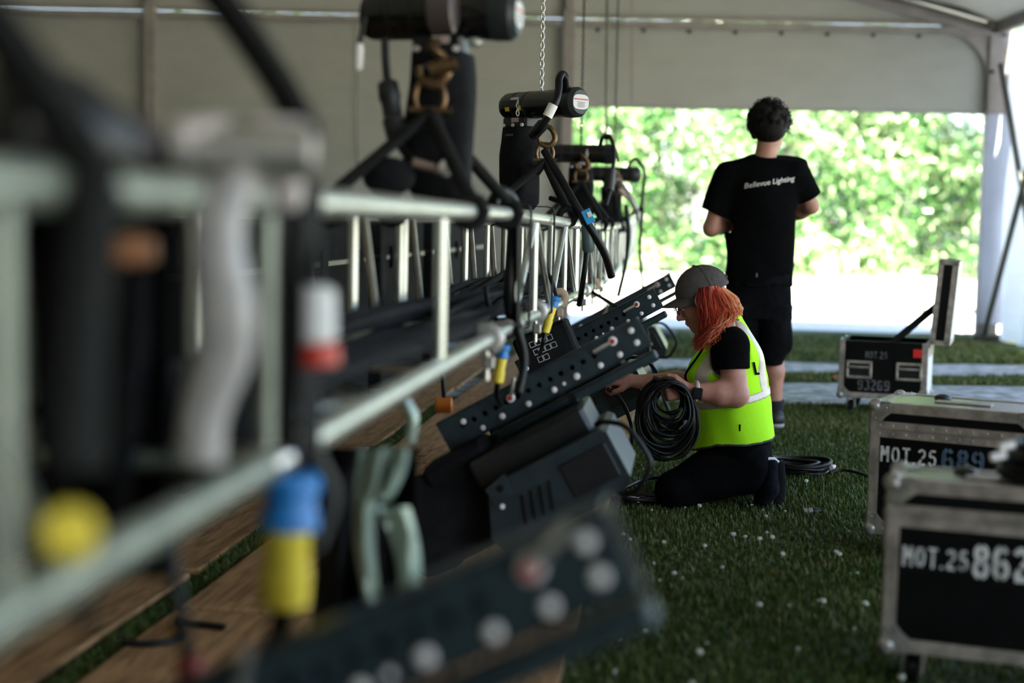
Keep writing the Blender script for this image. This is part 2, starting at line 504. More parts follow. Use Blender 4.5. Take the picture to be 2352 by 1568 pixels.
# bright discs painted in place of daylight through the corner leg's holes
for k, zz in enumerate((272, 290, 309, 334)):
    p = P(2276, zz, WY - .055)
    MB().cyl(p, p + Vector((0, -.006, 0)), .017, 10).build('daylight_disc', M['steel'], wall_back)
for (px, py) in ((2282, 72), (2308, 80), (2278, 165)):
    p = P(px, py, WY - .055)
    MB().cyl(p, p + Vector((0, -.012, 0)), .022, 8).build('bolt', M['frame_dark'], wall_back)
# base plate of the corner leg
MB().box((XR, WY, .03), (.34, .30, .05), ch=.01).build('base_plate', M['frame_dark'], wall_back)

ceiling = empty('ceiling', (RIDGE_X, 2, EAVE), label='pitched white vinyl roof of the tent', kind='structure')
YB = -8.0
frames = [WY - 4.45 * k for k in range(6)]
for yf in frames:
    for (xa, xb) in ((XL, RIDGE_X), (XR, RIDGE_X)):
        MB().tube([(xa, yf, roof_z(xa) - .10), (xb, yf, roof_z(xb) - .10)], .07, 4).build('rafter', M['frame'], ceiling)
for xq in (XL, XL + 3.1, RIDGE_X, XR - 3.1, XR):
    MB().box((xq, (frames[0] + frames[-1]) / 2, roof_z(xq) - .05), (.07, frames[0] - frames[-1], .07)).build('roof_purlin', M['frame'], ceiling)
for a, b in zip(frames[:-1], frames[1:]):
    for (xa, xb) in ((XL - .1, RIDGE_X), (RIDGE_X, XR + .1)):
        za, zb = roof_z(xa) + .01, roof_z(xb) + .01
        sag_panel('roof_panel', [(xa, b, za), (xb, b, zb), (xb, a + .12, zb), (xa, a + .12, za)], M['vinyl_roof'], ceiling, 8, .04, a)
# roof bracing rod seen in the corner
MB().tube([P(2085, -8, WY - .5), P(2290, 44, WY - .06)], .025, 8).build('brace_rod', M['frame_dark'], ceiling)

wall_right = empty('wall_right', (XR, 4, 0), label='open side of the tent with aluminium legs', kind='structure')
for yf in frames[1:]:
    MB().box((XR, yf, EAVE / 2), (.12, .2, EAVE), ch=.012).build('leg', M['frame'], wall_right)
MB().box((XR, (frames[0] + frames[-1]) / 2, EAVE + .03), (.10, frames[0] - frames[-1], .12), ch=.01).build('eave_beam', M['frame'], wall_right)
# crossed bracing of the last bay
for (a, b) in (((XR - .02, WY - .15, 2.72), (XR - .02, WY - 1.75, .10)), ((XR - .05, WY - 1.75, 2.72), (XR - .05, WY - .12, .06))):
    MB().tube([a, b], .030, 8).build('cross_brace', M['frame_dark'], wall_right)
# the side curtain, drawn towards the corner in soft folds
def curtain(name, p0, p1, z0, z1, m, parent, folds, amp, seed, n=60):
    vs, fs = [], []
    p0, p1 = Vector(p0), Vector(p1); t = (p1 - p0).normalized(); nn = Vector((t.y, -t.x, 0))
    for i in range(n + 1):
        u = i / n
        for k in range(9):
            v = k / 8
            p = p0.lerp(p1, u) + nn * (amp * math.sin(u * folds * 2 * PI + v * 1.3 + seed) * (.5 + .5 * (1 - v)) + .05 * mnoise.noise((u * 4, v * 3, seed)))
            vs.append((p.x, p.y, z0 + (z1 - z0) * v))
    for i in range(n):
        for k in range(8): fs.append((i * 9 + k, (i + 1) * 9 + k, (i + 1) * 9 + k + 1, i * 9 + k + 1))
    co = to_local(np.array(vs), parent, False)
    o = link_mesh(name, np_mesh(name, co, np.array(fs)), m, parent)
    return o
curtain('side_curtain', (XR + .12, WY - 2.3, 0), (XR + .10, WY + .02, 0), .02, EAVE - .02, M['vinyl_curtain'], wall_right, 4, .07, 2)
zp0, zp1 = P(2270, 745, WY - .08).z, P(2270, 262, WY - .08).z
MB().box(((P(2250, 600, WY - .08).x + P(2312, 600, WY - .08).x) / 2, WY - .075, (zp0 + zp1) / 2), (.255, .02, zp1 - zp0), ch=.006).build('door_jamb_panel', mat('skylit_blue_vinyl', (.40, .44, .53), .7, 0, .06, 4), wall_right)  # bluish skylight is put into the panel's colour

wall_left = empty('wall_left', (XL, 3, 0), label='closed white vinyl side of the tent', kind='structure')
for a, b in zip(frames[:-1], frames[1:]):
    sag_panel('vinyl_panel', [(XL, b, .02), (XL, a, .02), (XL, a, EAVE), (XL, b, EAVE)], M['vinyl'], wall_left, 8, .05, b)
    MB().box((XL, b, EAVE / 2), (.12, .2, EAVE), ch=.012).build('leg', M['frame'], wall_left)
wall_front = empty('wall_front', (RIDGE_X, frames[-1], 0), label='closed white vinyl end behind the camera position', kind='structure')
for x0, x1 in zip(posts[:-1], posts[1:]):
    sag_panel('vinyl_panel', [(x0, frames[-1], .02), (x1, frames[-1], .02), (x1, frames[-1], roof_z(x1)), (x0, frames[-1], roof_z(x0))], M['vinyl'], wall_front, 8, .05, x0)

# ------------------------------------------------------------------ plywood sheets laid along the truss
def ply_mat():
    m, nt, b = new_mat('plywood')
    tc = nt.nodes.new('ShaderNodeTexCoord'); L = nt.links.new
    mp = nt.nodes.new('ShaderNodeMapping'); mp.inputs['Scale'].default_value = (9, 1.1, 1)
    n1 = nt.nodes.new('ShaderNodeTexNoise'); n1.inputs['Scale'].default_value = 3.5; n1.inputs['Detail'].default_value = 7; n1.inputs['Distortion'].default_value = 1.2
    r1 = nt.nodes.new('ShaderNodeValToRGB')
    r1.color_ramp.elements[0].color = (.17, .078, .028, 1); r1.color_ramp.elements[1].color = (.48, .265, .115, 1)
    r1.color_ramp.elements[0].position = .3; r1.color_ramp.elements[1].position = .62
    n2 = nt.nodes.new('ShaderNodeTexVoronoi'); n2.inputs['Scale'].default_value = 2.3
    r2 = nt.nodes.new('ShaderNodeValToRGB'); r2.color_ramp.elements[0].color = (.25, .16, .1, 1); r2.color_ramp.elements[1].color = (1, 1, 1, 1)
    r2.color_ramp.elements[0].position = .02; r2.color_ramp.elements[1].position = .09
    mx = nt.nodes.new('ShaderNodeMix'); mx.data_type = 'RGBA'; mx.blend_type = 'MULTIPLY'; mx.inputs[0].default_value = 1
    L(tc.outputs['Object'], mp.inputs[0]); L(mp.outputs[0], n1.inputs['Vector']); L(tc.outputs['Object'], n2.inputs['Vector'])
    L(n1.outputs['Fac'], r1.inputs[0]); L(n2.outputs['Distance'], r2.inputs[0]); L(r1.outputs[0], mx.inputs[6]); L(r2.outputs[0], mx.inputs[7])
    L(mx.outputs[2], b.inputs['Base Color']); b.inputs['Roughness'].default_value = .6
    bp = nt.nodes.new('ShaderNodeBump'); bp.inputs['Strength'].default_value = .25; bp.inputs['Distance'].default_value = .004
    L(n1.outputs['Fac'], bp.inputs['Height']); L(bp.outputs[0], b.inputs['Normal'])
    return m
M['ply'] = ply_mat()
ply_me = MB().box((0, 0, .009), (1.215, 2.42, .018), ch=.002).mesh('plywood_sheet'); ply_me.materials.append(M['ply'])
PLY = []
def sheet(off_mid, y, label, dz=0.0, rz=0.0, sx=1.0):
    o = bpy.data.objects.new('plywood_sheet', ply_me); COL.objects.link(o)
    o.location = (line_x(y, off_mid), y, .004 + dz); o.rotation_euler = (0, 0, -TA + rz); o.scale = (sx, 1, 1)
    tag(o, label, 'plywood sheet', 'plywood sheets under the truss'); PLY.append((off_mid, y))
    return o
names = ['nearest', 'second', 'third', 'fourth', 'fifth']
for k in range(5):
    sheet(-.825, 2.55 + k * 2.44, 'brown plywood sheet under the truss, %s from the front in the row beside the grass' % names[k], rz=.004 * (k % 2), sx=.90)
for k in range(4):
    sheet(-2.085 if k else -2.10, 3.1 + k * 2.44, 'brown plywood sheet behind the truss, %s from the front in the far row' % names[k], rz=-.012 if k == 0 else .006)

# ------------------------------------------------------------------ hedge outside
def leaf_cloud(n, centre_fn, size, seed):
    r = np.random.default_rng(seed)
    c = centre_fn(n, r)
    ax = r.normal(size=(n, 3)); ax /= np.linalg.norm(ax, axis=1, keepdims=True)
    b = r.normal(size=(n, 3)); b -= ax * (ax * b).sum(1, keepdims=True); b /= np.linalg.norm(b, axis=1, keepdims=True)
    nn = np.cross(ax, b)
    L = size * r.uniform(.6, 1.4, (n, 1)); W = L * .38
    v = np.stack([c - ax * L, c + b * W + nn * L * .12, c + ax * L, c - b * W + nn * L * .12], 1).reshape(-1, 3)
    f = np.arange(n * 4).reshape(-1, 4)
    t = np.repeat(r.uniform(0, 1, n), 4)
    return v, f, t
def tint_mesh(name, v, f, t, smooth=False):
    me = np_mesh(name, v, f, smooth)
    a = me.attributes.new('tint', 'FLOAT', 'POINT'); a.data.foreach_set('value', t.astype(np.float32))
    return me
M['leaf'] = attr_mat('sunlit_leaves', [(.24, (.008, .040, .012)), (.42, (.045, .16, .035)), (.56, (.18, .38, .10)), (.70, (.74, .80, .52))], .28, .8, .22, .8, weight=.42)  # white sun highlights and dark clumps are painted into the leaf colours
M['bark'] = mat('grey_brown_bark', (.09, .065, .05), .9, 0, .3, 12, .5, 30)
def shrub(x, y, h, rx, label, seed, n, ls=.085):
    root = empty('hedge_shrub', (x, y, 0), label=label, cat='shrub', group='shrubs of the sunlit hedge')
    rr = random.Random(seed)
    lobes = [(x + rr.uniform(-1, 1) * rx * .72, y + rr.uniform(-.5, .5), h * ((q % 9) + rr.uniform(.3, 1)) / 9.2, rr.uniform(.45, .9)) for q in range(45)]
    lob = np.array(lobes)
    def cf(n, r):
        i = r.integers(0, len(lob), n)
        d = r.normal(size=(n, 3)); d /= np.linalg.norm(d, axis=1, keepdims=True)
        rad = (r.uniform(.25, 1, (n, 1)) ** .5) * lob[i, 3:4]
        p = lob[i, :3] + d * rad * np.array([1.1, .8, .9]); p[:, 2] = np.maximum(p[:, 2], .05)
        return p
    v, f, t = leaf_cloud(n, cf, ls, seed)
    me = tint_mesh('foliage', to_local(v, root, False), f, t)
    fo = link_mesh('foliage', me, M['leaf'], root); fo['kind'] = 'stuff'
    for k in range(4):
        xx = x + rr.uniform(-.5, .5) * rx
        pts = [(xx, y, -.02), (xx + rr.uniform(-.2, .2), y, h * .3), (xx + rr.uniform(-.5, .5), y + rr.uniform(-.2, .2), h * .6), (xx + rr.uniform(-.9, .9), y + rr.uniform(-.3, .3), h * .9)]
        MB().tube(smooth_path(pts, 4), [.05 - .003 * q for q in range(13)], 6).build('stem', M['bark'], root)
sx = [-6.0, -3.4, -1.0, 1.2, 3.2, 5.2, 7.1, 9.0, 11.2, 13.8, 16.6]
descr = ['leafy hedge shrub far left behind the vinyl wall', 'leafy hedge shrub behind the vinyl wall left of the opening', 'leafy hedge shrub just left of the tent opening',
         'sunlit hedge shrub behind the far end of the truss', 'pale sunlit hedge shrub left of the standing person', 'sunlit hedge shrub directly behind the standing person',
         'bright hedge shrub right of the standing person', 'bright yellow-green hedge shrub right of the middle of the opening', 'hedge shrub beside the corner leg of the tent',
         'hedge shrub beyond the corner leg of the tent', 'hedge shrub far right past the tent side']
for k, x in enumerate(sx):
    shrub(x, 31.5 + .8 * math.sin(k * 2.1), 5.6 + .7 * math.sin(k * 1.7), 1.75, descr[k], 100 + k, 13000 if 2 <= k <= 8 else 4000, .10)
# greenery beyond the open side, outside the frame, that the tent's open side looks out on
for k, (x, y) in enumerate(((26, 16), (27, 9), (26, 2))):
    shrub(x, y, 4.2, 3.2, ['hedge shrub beyond the open tent side, farthest', 'hedge shrub beyond the open tent side, middle', 'hedge shrub beyond the open tent side, nearest'][k], 300 + k, 2200, .16)

# ------------------------------------------------------------------ grass
M['blade'] = attr_mat('grass_blades', [(.18, (.024, .050, .008)), (.42, (.060, .105, .014)), (.60, (.13, .145, .030)), (.78, (.32, .27, .12))], .5, .35, .15, 1.1, weight=.55)
def grass(name, n, y0, y1, h, label, parent_kind='stuff', xfun=None, seed=5, wid=.0022):
    r = np.random.default_rng(seed)
    y = y0 + (y1 - y0) * r.uniform(0, 1, n) ** .8
    lo, hi = xfun(y)
    x = lo + (hi - lo) * r.uniform(0, 1, n)
    H = h * r.uniform(.5, 1.35, n) * (1 + .35 * np.sin(x * 5.1 + 1.3 * np.sin(y * 3.2)) * np.sin(y * 4.3))
    a = r.uniform(0, 2 * PI, n); ln = r.uniform(.05, .8, n) * H
    dx, dy = np.cos(a), np.sin(a)
    wx, wy = -dy * wid * r.uniform(.6, 1.5, n), dx * wid * r.uniform(.6, 1.5, n)
    z0 = np.zeros(n)
    v = np.stack([np.stack([x - wx, y - wy, z0], 1), np.stack([x + wx, y + wy, z0], 1),
                  np.stack([x + dx * ln * .35 + wx * .8, y + dy * ln * .35 + wy * .8, H * .62], 1), np.stack([x + dx * ln * .35 - wx * .8, y + dy * ln * .35 - wy * .8, H * .62], 1),
                  np.stack([x + dx * ln, y + dy * ln, H * (1 - .25 * (ln / H) ** 2)], 1)], 1).reshape(-1, 3)
    b = np.arange(n)[:, None] * 5
    tri = np.concatenate([b + np.array([[0, 1, 2]]), b + np.array([[0, 2, 3]]), b + np.array([[3, 2, 4]])], 0)
    t = np.repeat(np.clip(r.normal(.45, .22, n), 0, 1), 5)
    o = link_mesh(name, tint_mesh(name, v, tri, t), M['blade'])
    return tag(o, label, 'grass', None, 'stuff')
def right_of_ply(y): return line_x(y, -.275), np.minimum(.365 * y + .75, XR + .3)
grass('grass_turf', 130000, 2.7, 8.75, .022, 'short green grass growing beside the plywood', xfun=right_of_ply)
grass('grass_turf', 26000, 11.6, 14.2, .035, 'short green grass inside the tent opening', xfun=lambda y: (line_x(y, -.2), np.minimum(.37 * y + .3, XR - .2)), seed=9, wid=.005)
grass('grass_turf', 7000, 10.05, 10.6, .030, 'grass ridge between the two gravel tracks', xfun=lambda y: (line_x(y, -.2), .37 * y + .3), seed=12, wid=.005)
grass('grass_turf', 11000, 3.0, 8.5, .024, 'grass growing in the gap between the plywood rows', xfun=lambda y: (line_x(y, -1.46), line_x(y, -1.385)), seed=21)
# white clover blossoms
def clover_mesh():
    mb = MB()
    mb.cyl((0, 0, -.012), (0, 0, .018), .0012, 5)
    for k in range(14):
        a = k * 2.4; z = .018 + .009 * (k / 14); rr = .0075 * math.sin(PI * (.25 + .6 * k / 14))
        mb.ball((math.cos(a) * rr, math.sin(a) * rr, z), .0038, 5, 4)
    me = mb.mesh('clover_blossom'); me.materials.append(M['clover']); return me
M['clover'] = mat('clover_white', (.66, .68, .58), .8, 0, .1, 80)
cme = clover_mesh()
rc_ = random.Random(4); cl = 0
while cl < 90:
    y = rc_.uniform(3.0, 6.0); lo = line_x(y, -.22); hi = .365 * y + .2; x = rc_.uniform(lo, hi)
    if mnoise.noise((x * 1.7, y * 1.7, 3.3)) < -.05 and rc_.random() < .8: continue
    o = bpy.data.objects.new('clover_blossom', cme); COL.objects.link(o)
    o.location = (x, y, .006); s_ = rc_.uniform(.4, .95); o.scale = (s_, s_, s_); o.rotation_euler = (rc_.uniform(-.3, .3), rc_.uniform(-.3, .3), rc_.uniform(0, 6))
    tag(o, 'small white clover blossom in the shaded grass', 'flower', 'white clover blossoms in the grass'); cl += 1
# ------------------------------------------------------------------ the truss
CC = .32; ZT = 1.120; ZB = ZT - CC
SEC = 2.36
def chord_me():
    mb = MB().tube([(0, .03, 0), (0, SEC - .03, 0)], .020, 14); me = mb.mesh('chord'); me.materials.append(M['alu']); return me
CH = chord_me()
def bar_me(name, L, r):
    me = MB().tube([(0, 0, 0), (0, 0, L)], r, 10).mesh(name); me.materials.append(M['alu']); return me
RUNG = bar_me('rung', CC, .0125)
DIAG = bar_me('diagonal', math.hypot(CC, SEC / 4), .0115)
STEEP = bar_me('diagonal', math.hypot(CC, .20), .0115)
END = MB().lathe((0, -.055, 0), (0, .055, 0), [(0, .012), (.02, .023), (.4, .024), (.45, .018), (.55, .018), (.6, .024), (.98, .023), (1, .012)], 12).mesh('coupler'); END.materials.append(M['steel'])
def aim(d):
    return Vector(d).to_track_quat('Z', 'Y').to_matrix().to_4x4()
ROTT = Matrix.Rotation(-TA, 4, 'Z')
def truss_section(y0, z_start, z_end, label, L=SEC):
    o0 = Vector((line_x(y0, -.503), y0, z_start))
    tilt = Matrix.Rotation(math.atan2(z_end - z_start, SEC), 4, 'X')
    root = empty('truss_section', mat4=Matrix.Translation(o0) @ ROTT @ tilt, label=label, cat='truss', group='aluminium box truss sections')
    c4 = [(0, 0), (-CC, 0), (0, -CC), (-CC, -CC)]
    for (x, z) in c4:
        instance('chord', CH, root, (x, 0, z)); instance('coupler', END, root, (x, 0, z))
    nb = 4; st = (SEC - .06) / nb
    for i in range(nb + 1):
        y = .03 + i * st
        for x in (0, -CC):
            if x == 0 and y0 < 1.8 and i % 2: continue
            instance('rung', RUNG, root, (x, y, -CC))
        for z in (0, -CC): instance('rung', RUNG, root, (-CC, y, z), aim((1, 0, 0)))
    for i in range(nb):
        y = .03 + i * st; up = i % 2 == 0
        if y0 > 1.8: instance('diagonal', DIAG, root, (0, y, -CC if up else 0), aim((0, st, CC if up else -CC)))
        instance('diagonal', STEEP, root, (-CC, y + .10, 0), aim((0, .20, -CC)))
        for z in (0, -CC):
            dx = CC if up else -CC
            instance('diagonal', DIAG, root, (-CC if up else 0, y, z), aim((dx, st, 0)))
    return root
tl = ['aluminium box truss section nearest the camera, cut off by the left edge', 'aluminium box truss section under the nearest chain hoist',
      'aluminium box truss section under the hoist with the white label', 'aluminium box truss section under the third chain hoist',
      'aluminium box truss section behind the capped head, under the farthest hoist', 'aluminium box truss section at the far end of the row']
zs = [ZT, ZT, ZT - .002, ZT - .03, ZT - .05, ZT - .03, ZT + .02]
_secs = []
for k in range(6): _s = truss_section(-.61 + SEC * .9926 * k, zs[k], zs[k + 1], tl[k]); _secs.append(_s)
instance('rung', RUNG, _secs[0], (0, 1.66, -CC))
M['alu_old'] = mat('shade_darkened_aluminium', (.30, .32, .27), .5, .7, .15, 14)  # darkened copy of the truss aluminium: shade put into the nearest section's colour
for ch in list(_secs[0].children):
    me = ch.data
    if me.name.split('.')[0] in ('chord', 'rung', 'diagonal'):
        key = me.name + '_old'
        if key not in bpy.data.meshes:
            m2 = me.copy(); m2.name = key; m2.materials.clear(); m2.materials.append(M['alu_old'])
        ch.data = bpy.data.meshes[key]
def tp(y, dx, z):
    """a point beside the truss: dx to the right of its right face at distance y"""
    return Vector((line_x(y, -.503) + dx, y, z))

# black cables added to darken the inside of the truss
loom = empty('cable_loom', tp(4.0, -.16, ZB), label='black bundle of added cables that darkens the inside of the truss', cat='cable bundle')
rlm = random.Random(31)
for k in range(14):
    dx = -.06 - .21 * rlm.random(); zz = ZB + .036 + .03 * rlm.random() ** 1.5; ph = rlm.uniform(0, 6.3)
    pts = [tp(y, dx + .03 * math.sin(y * 1.7 + ph), zz - (.035 if y > 6.6 else 0) + .012 * math.sin(y * 2.3 + ph)) for y in [1.75 + .45 * i for i in range(24)]]
    MB().tube(smooth_path(pts, 2), rlm.uniform(.010, .017), 6).build('cable', M['black_cloth'], loom, sharp=70)
# ------------------------------------------------------------------ chain hoists over the truss
def links_mesh(name, p0, length, pitch, r, parent, m, wdt=.42):
    """a hanging link chain: every second link turned"""
    vs, fs = [], []
    n, k = 10, 5
    ring = []
    for i in range(n):
        a = 2 * PI * i / n
        ring.append((math.cos(a) * pitch * wdt, math.sin(a) * pitch * .78))
    cnt = int(length / pitch)
    for q in range(cnt):
        c = Vector(p0) + Vector((0, 0, pitch * q))
        yaw = (PI / 2 if q % 2 else 0) + .35
        ux, uy = math.cos(yaw), math.sin(yaw); b = len(vs)
        for i in range(n):
            x, z = ring[i]; x2, z2 = ring[(i + 1) % n]; x0, z0 = ring[i - 1]
            t = Vector((x2 - x0, z2 - z0)).normalized(); nx, nz = t.y, -t.x
            for j in range(k):
                an = 2 * PI * j / k
                lx = x + nx * math.cos(an) * r; lz = z + nz * math.cos(an) * r; ly = math.sin(an) * r
                vs.append((c.x + ux * lx - uy * ly, c.y + uy * lx + ux * ly, c.z + lz))
        for i in range(n):
            for j in range(k):
                fs.append((b + i * k + j, b + i * k + (j + 1) % k, b + ((i + 1) % n) * k + (j + 1) % k, b + ((i + 1) % n) * k + j))
    co = to_local(np.array(vs), parent, False)
    return link_mesh(name, np_mesh(name, co, np.array(fs)), m, parent)

M['chain_bright'] = mat('galvanised_chain', (.70, .70, .68), .3, .85, .1, 60)
M['chain_dark'] = mat('oiled_chain', (.10, .10, .085), .4, .7, .2, 60)
M['label_white'] = mat('white_label', (.68, .67, .68), .45)
M['hoist_cap'] = mat('dark_grey_rubber_cap', (.020, .024, .028), .5, 0, .2, 30)
def oval(mb, c, u, v, nrm, ru, rv, p=3.2, n=28, off=0.0):
    """a flat rounded-rectangle plate"""
    c = Vector(c); vs = []
    for i in range(n):
        a = 2 * PI * i / n
        x = math.copysign(abs(math.cos(a)) ** (2 / p), math.cos(a)) * ru; y = math.copysign(abs(math.sin(a)) ** (2 / p), math.sin(a)) * rv
        vs.append(c + u * x + v * y + nrm * off)
    mb._add(vs + [q + nrm * .0012 for q in vs], [tuple(range(n))[::-1], tuple(range(n, 2 * n))] + [(i, (i + 1) % n, n + (i + 1) % n, n + i) for i in range(n)])

def hoist(c, yaw, length, R, label, chain_m, top=4.3, pitch=.020, cr=.0026, bag=True, chain_px=0.0, detail=True, bag_dx=-.3, cable='up', ztruss=ZT, legs=True, bag_t=.22, hook_d=(.02, -.02), stickers=False):
    """electric chain hoist: barrel body, end caps, hook bracket, chain bag, bridle legs"""
    c = Vector(c)
    ax = Vector((math.cos(yaw), math.sin(yaw), 0)); sd = Vector((-ax.y, ax.x, 0)); up = Vector((0, 0, 1))
    root = empty('chain_hoist', (c.x, c.y, ztruss), label=label, cat='chain hoist', group='chain hoists in line above the truss')
    a, b = c - ax * length * .5, c + ax * length * .5
    bd = MB().lathe(a, b, [(0, R * .7), (.015, R * .86), (.05, R * .97), (.09, R), (.80, R), (.83, R * 1.04), (.95, R * 1.06), (.985, R * .98), (1, R * .82)], 28)
    bd.build('motor_housing', M['black_gloss'], root, sharp=28)
    cp = MB().lathe(b - ax * .052, b + ax * .016, [(0, R * 1.05), (.2, R * 1.09), (.75, R * 1.07), (1, R * .84)], 24, sq=(1.0, 1.0))
    cap = cp.build('end_cap', M['hoist_cap'], root)
    if detail:
        mb = MB(); oval(mb, b + ax * .0165, sd, up, ax, R * .78, R * .52); mb.build('maker_label', M['label_white'], root)
        mb = MB(); mb.box((0, 0, 0), (.001, R * 1.4, R * .09), Matrix.Translation(b + ax * .0185 + up * R * .18) @ Matrix.Rotation(yaw, 4, 'Z')); mb.build('label_stripe', M['red'], root)
        for q in range(4):
            mb = MB(); mb.box((0, 0, 0), (.0008, R * (.8 - .12 * (q % 2)), R * .035), Matrix.Translation(b + ax * .0185 + up * R * (-.02 - .11 * q)) @ Matrix.Rotation(yaw, 4, 'Z')); mb.build('label_print', M['grey_print'], root)
    # straps around the barrel
    for t in (.20, .36):
        MB().lathe(a + ax * length * (t - .012), a + ax * length * (t + .012), [(0, R * .99), (.1, R * 1.02), (.9, R * 1.02), (1, R * .99)], 24).build('clamp_ring', M['black'], root)
    fr = -sd if sd.y > 0 else sd
    # warning stickers and a small plate on the camera side
    for (t, zz, m_, w_, h_) in () if not stickers else ((.155, -.30, M['yellow'], .026, .018), (.335, -.25, M['yellow'], .012, .020), (.25, .45, M['label_white'], .05, .012)):
        q = a + ax * length * t + fr * R * math.sqrt(max(.05, 1 - zz * zz)) * 1.012 + up * R * zz
        mb = MB(); mb.box((0, 0, 0), (w_ * R / .06, .002, h_ * R / .06), Matrix.Translation(q) @ Matrix.Rotation(yaw, 4, 'Z') @ Matrix.Rotation(-math.asin(zz), 4, 'X'))
        mb.build('warning_sticker' if m_ is M['yellow'] else 'rating_plate', m_, root)
    # hook bracket under the body
    hk = a + ax * length * bag_t
    mb = MB().box((0, 0, 0), (length * .34, R * 1.5, R * .9), Matrix.Translation(hk - up * R * 1.25) @ Matrix.Rotation(yaw, 4, 'Z'), .01)
    br = mb.build('hook_bracket', M['black'], root)
    for q in (-.38, 0, .38):
        pq = hk + ax * length * .34 * q + fr * R * .76 - up * R * 1.45
        MB().cyl(pq, pq + fr * .007, R * .13, 10).build('bolt', M['zinc'], br)
    mb = MB().box((0, 0, 0), (R * .75, .003, R * .32), Matrix.Translation(hk + fr * R * .76 - up * R * 1.08 + ax * .01) @ Matrix.Rotation(yaw, 4, 'Z')); mb.build('serial_plate', mat('pink_white_plate', (.62, .50, .48), .5), br)
    # chain up to the roof
    links_mesh('chain', c + Vector((chain_px, 0, R * .9)), top - c.z - R * .9, pitch, cr, root, chain_m)
    # little loose chain loop on the barrel side
    links_mesh('slack_chain', hk + ax * length * .10 + fr * R * 1.06 - up * R * .62, R * 1.2, pitch * .8, cr, root, M['chain_bright'])
    # bronze hook below, shackle, bridle legs to both chords
    hb = c + ax * length * .04 - up * R * 1.0
    kz = ztruss + .30
    hp = Vector((c.x + hook_d[0], c.y + hook_d[1], kz + .02))
    hook = [hb, Vector((hp.x, hp.y, kz + .10)), Vector((hp.x + .03, hp.y, kz + .075)), Vector((hp.x + .042, hp.y, kz + .035)), Vector((hp.x + .015, hp.y, kz + .005)), Vector((hp.x - .022, hp.y, kz + .02)), Vector((hp.x - .028, hp.y, kz + .05))]
    MB().tube(smooth_path(hook, 5), [.010] * 8 + [.012] * 17 + [.009] * 6, 8).build('hook', M['bronze'], root)
    pin = Vector((hp.x, hp.y, kz))
    sh = [pin + Vector((-.03, 0, -.055)), pin + Vector((-.036, 0, -.02)), pin + Vector((-.02, 0, .012)), pin + Vector((.02, 0, .012)), pin + Vector((.036, 0, -.02)), pin + Vector((.03, 0, -.055))]
    s_ = MB().tube(smooth_path(sh, 5), .008, 8); s_.cyl(pin + Vector((-.05, 0, -.055)), pin + Vector((.055, 0, -.055)), .009, 8)
    s_.build('shackle', M['bronze'], root)
    if legs:
        e = pin + Vector((0, 0, -.055))
        for (dy, dx) in ((.34, 0), (-.34, 0), (.34, -CC), (-.34, -CC)):
            g = tp(c.y + dy, dx, ztruss)
            q = e.lerp(g, .97) + Vector((0, 0, .03))
            MB().tube([e + Vector((0, 0, -.005)), e.lerp(q, .5) + Vector((0, 0, -.004)), q], .019, 8, flat=.72).build('sling_leg', M['webbing'], root)
            pts = [q]
            for k in range(9):
                an = PI / 2 + 2 * PI * k / 8
                pts.append(g + Vector((math.cos(an) * .034, 0, math.sin(an) * .034)))
            MB().tube(pts, .014, 7).build('sling_wrap', M['webbing'], root)
    # chain bag: soft black bucket
    if bag:
        bc = hk + ax * 0.0 - up * (R * 1.6)
        zt, zb_ = bc.z, ztruss + .03
        hgt = zt - zb_
        vs, fs = [], []
        n, m_ = 24, 12
        for i in range(m_ + 1):
            v = i / m_
            for k in range(n):
                an = 2 * PI * k / n
                sx = math.copysign(abs(math.cos(an)) ** .6, math.cos(an)); sy = math.copysign(abs(math.sin(an)) ** .6, math.sin(an))
                wob = 1 + .05 * math.sin(an * 3 + v * 5) + .06 * mnoise.noise((an, v * 4, c.y))
                rr = R * (1.28 + .12 * math.sin(v * PI)) * wob
                if i == m_: rr *= .75
                q = bc + ax * sx * rr + sd * sy * rr * .85 - up * hgt * v
                vs.append(q)
        for i in range(m_):
            for k in range(n): fs.append((i * n + k, i * n + (k + 1) % n, (i + 1) * n + (k + 1) % n, (i + 1) * n + k))
        fs.append(tuple(range(n))); fs.append(tuple(m_ * n + k for k in range(n))[::-1])
        mb = MB(); mb._add(vs, fs); bg = mb.build('chain_bag', M['black_cloth'], root, sharp=60)
        mb = MB().box((0, 0, 0), (R * .8, .003, R * .14), Matrix.Translation(bc + fr * R * 1.18 - up * .035) @ Matrix.Rotation(yaw, 4, 'Z')); mb.build('bag_tag', M['grey_print'], bg)
    return root, a, b, ax, sd, up

H1 = P(1005, 36, 3.62); H2 = P(1243, 240, 6.25); H3 = P(1334, 353, 8.5); H4 = P(1410, 400, 10.6)
r1, *_ = hoist(H1, math.radians(-12), .385, .060, 'nearest chain hoist over the truss, blurred, barrel cut by the top edge', M['chain_bright'], detail=True, bag_t=.53, hook_d=(-.01, -.115))
r2, *_ = hoist(H2, math.radians(-47), .45, .060, 'black chain hoist with a white label on its end cap and bright chain', M['chain_bright'], chain_px=0, stickers=True)
r3, *_ = hoist(H3, math.radians(-4), .375, .054, 'third chain hoist, black barrel hung on a dark chain before the hedge', M['chain_dark'], detail=False, ztruss=ZT - .03, bag_t=.5, hook_d=(.0, -.11))
r4, *_ = hoist(H4, math.radians(6), .36, .055, 'farthest chain hoist, dark and cluttered with cables', M['chain_dark'], detail=False, ztruss=ZT - .05, bag_t=.45, hook_d=(.0, -.11))
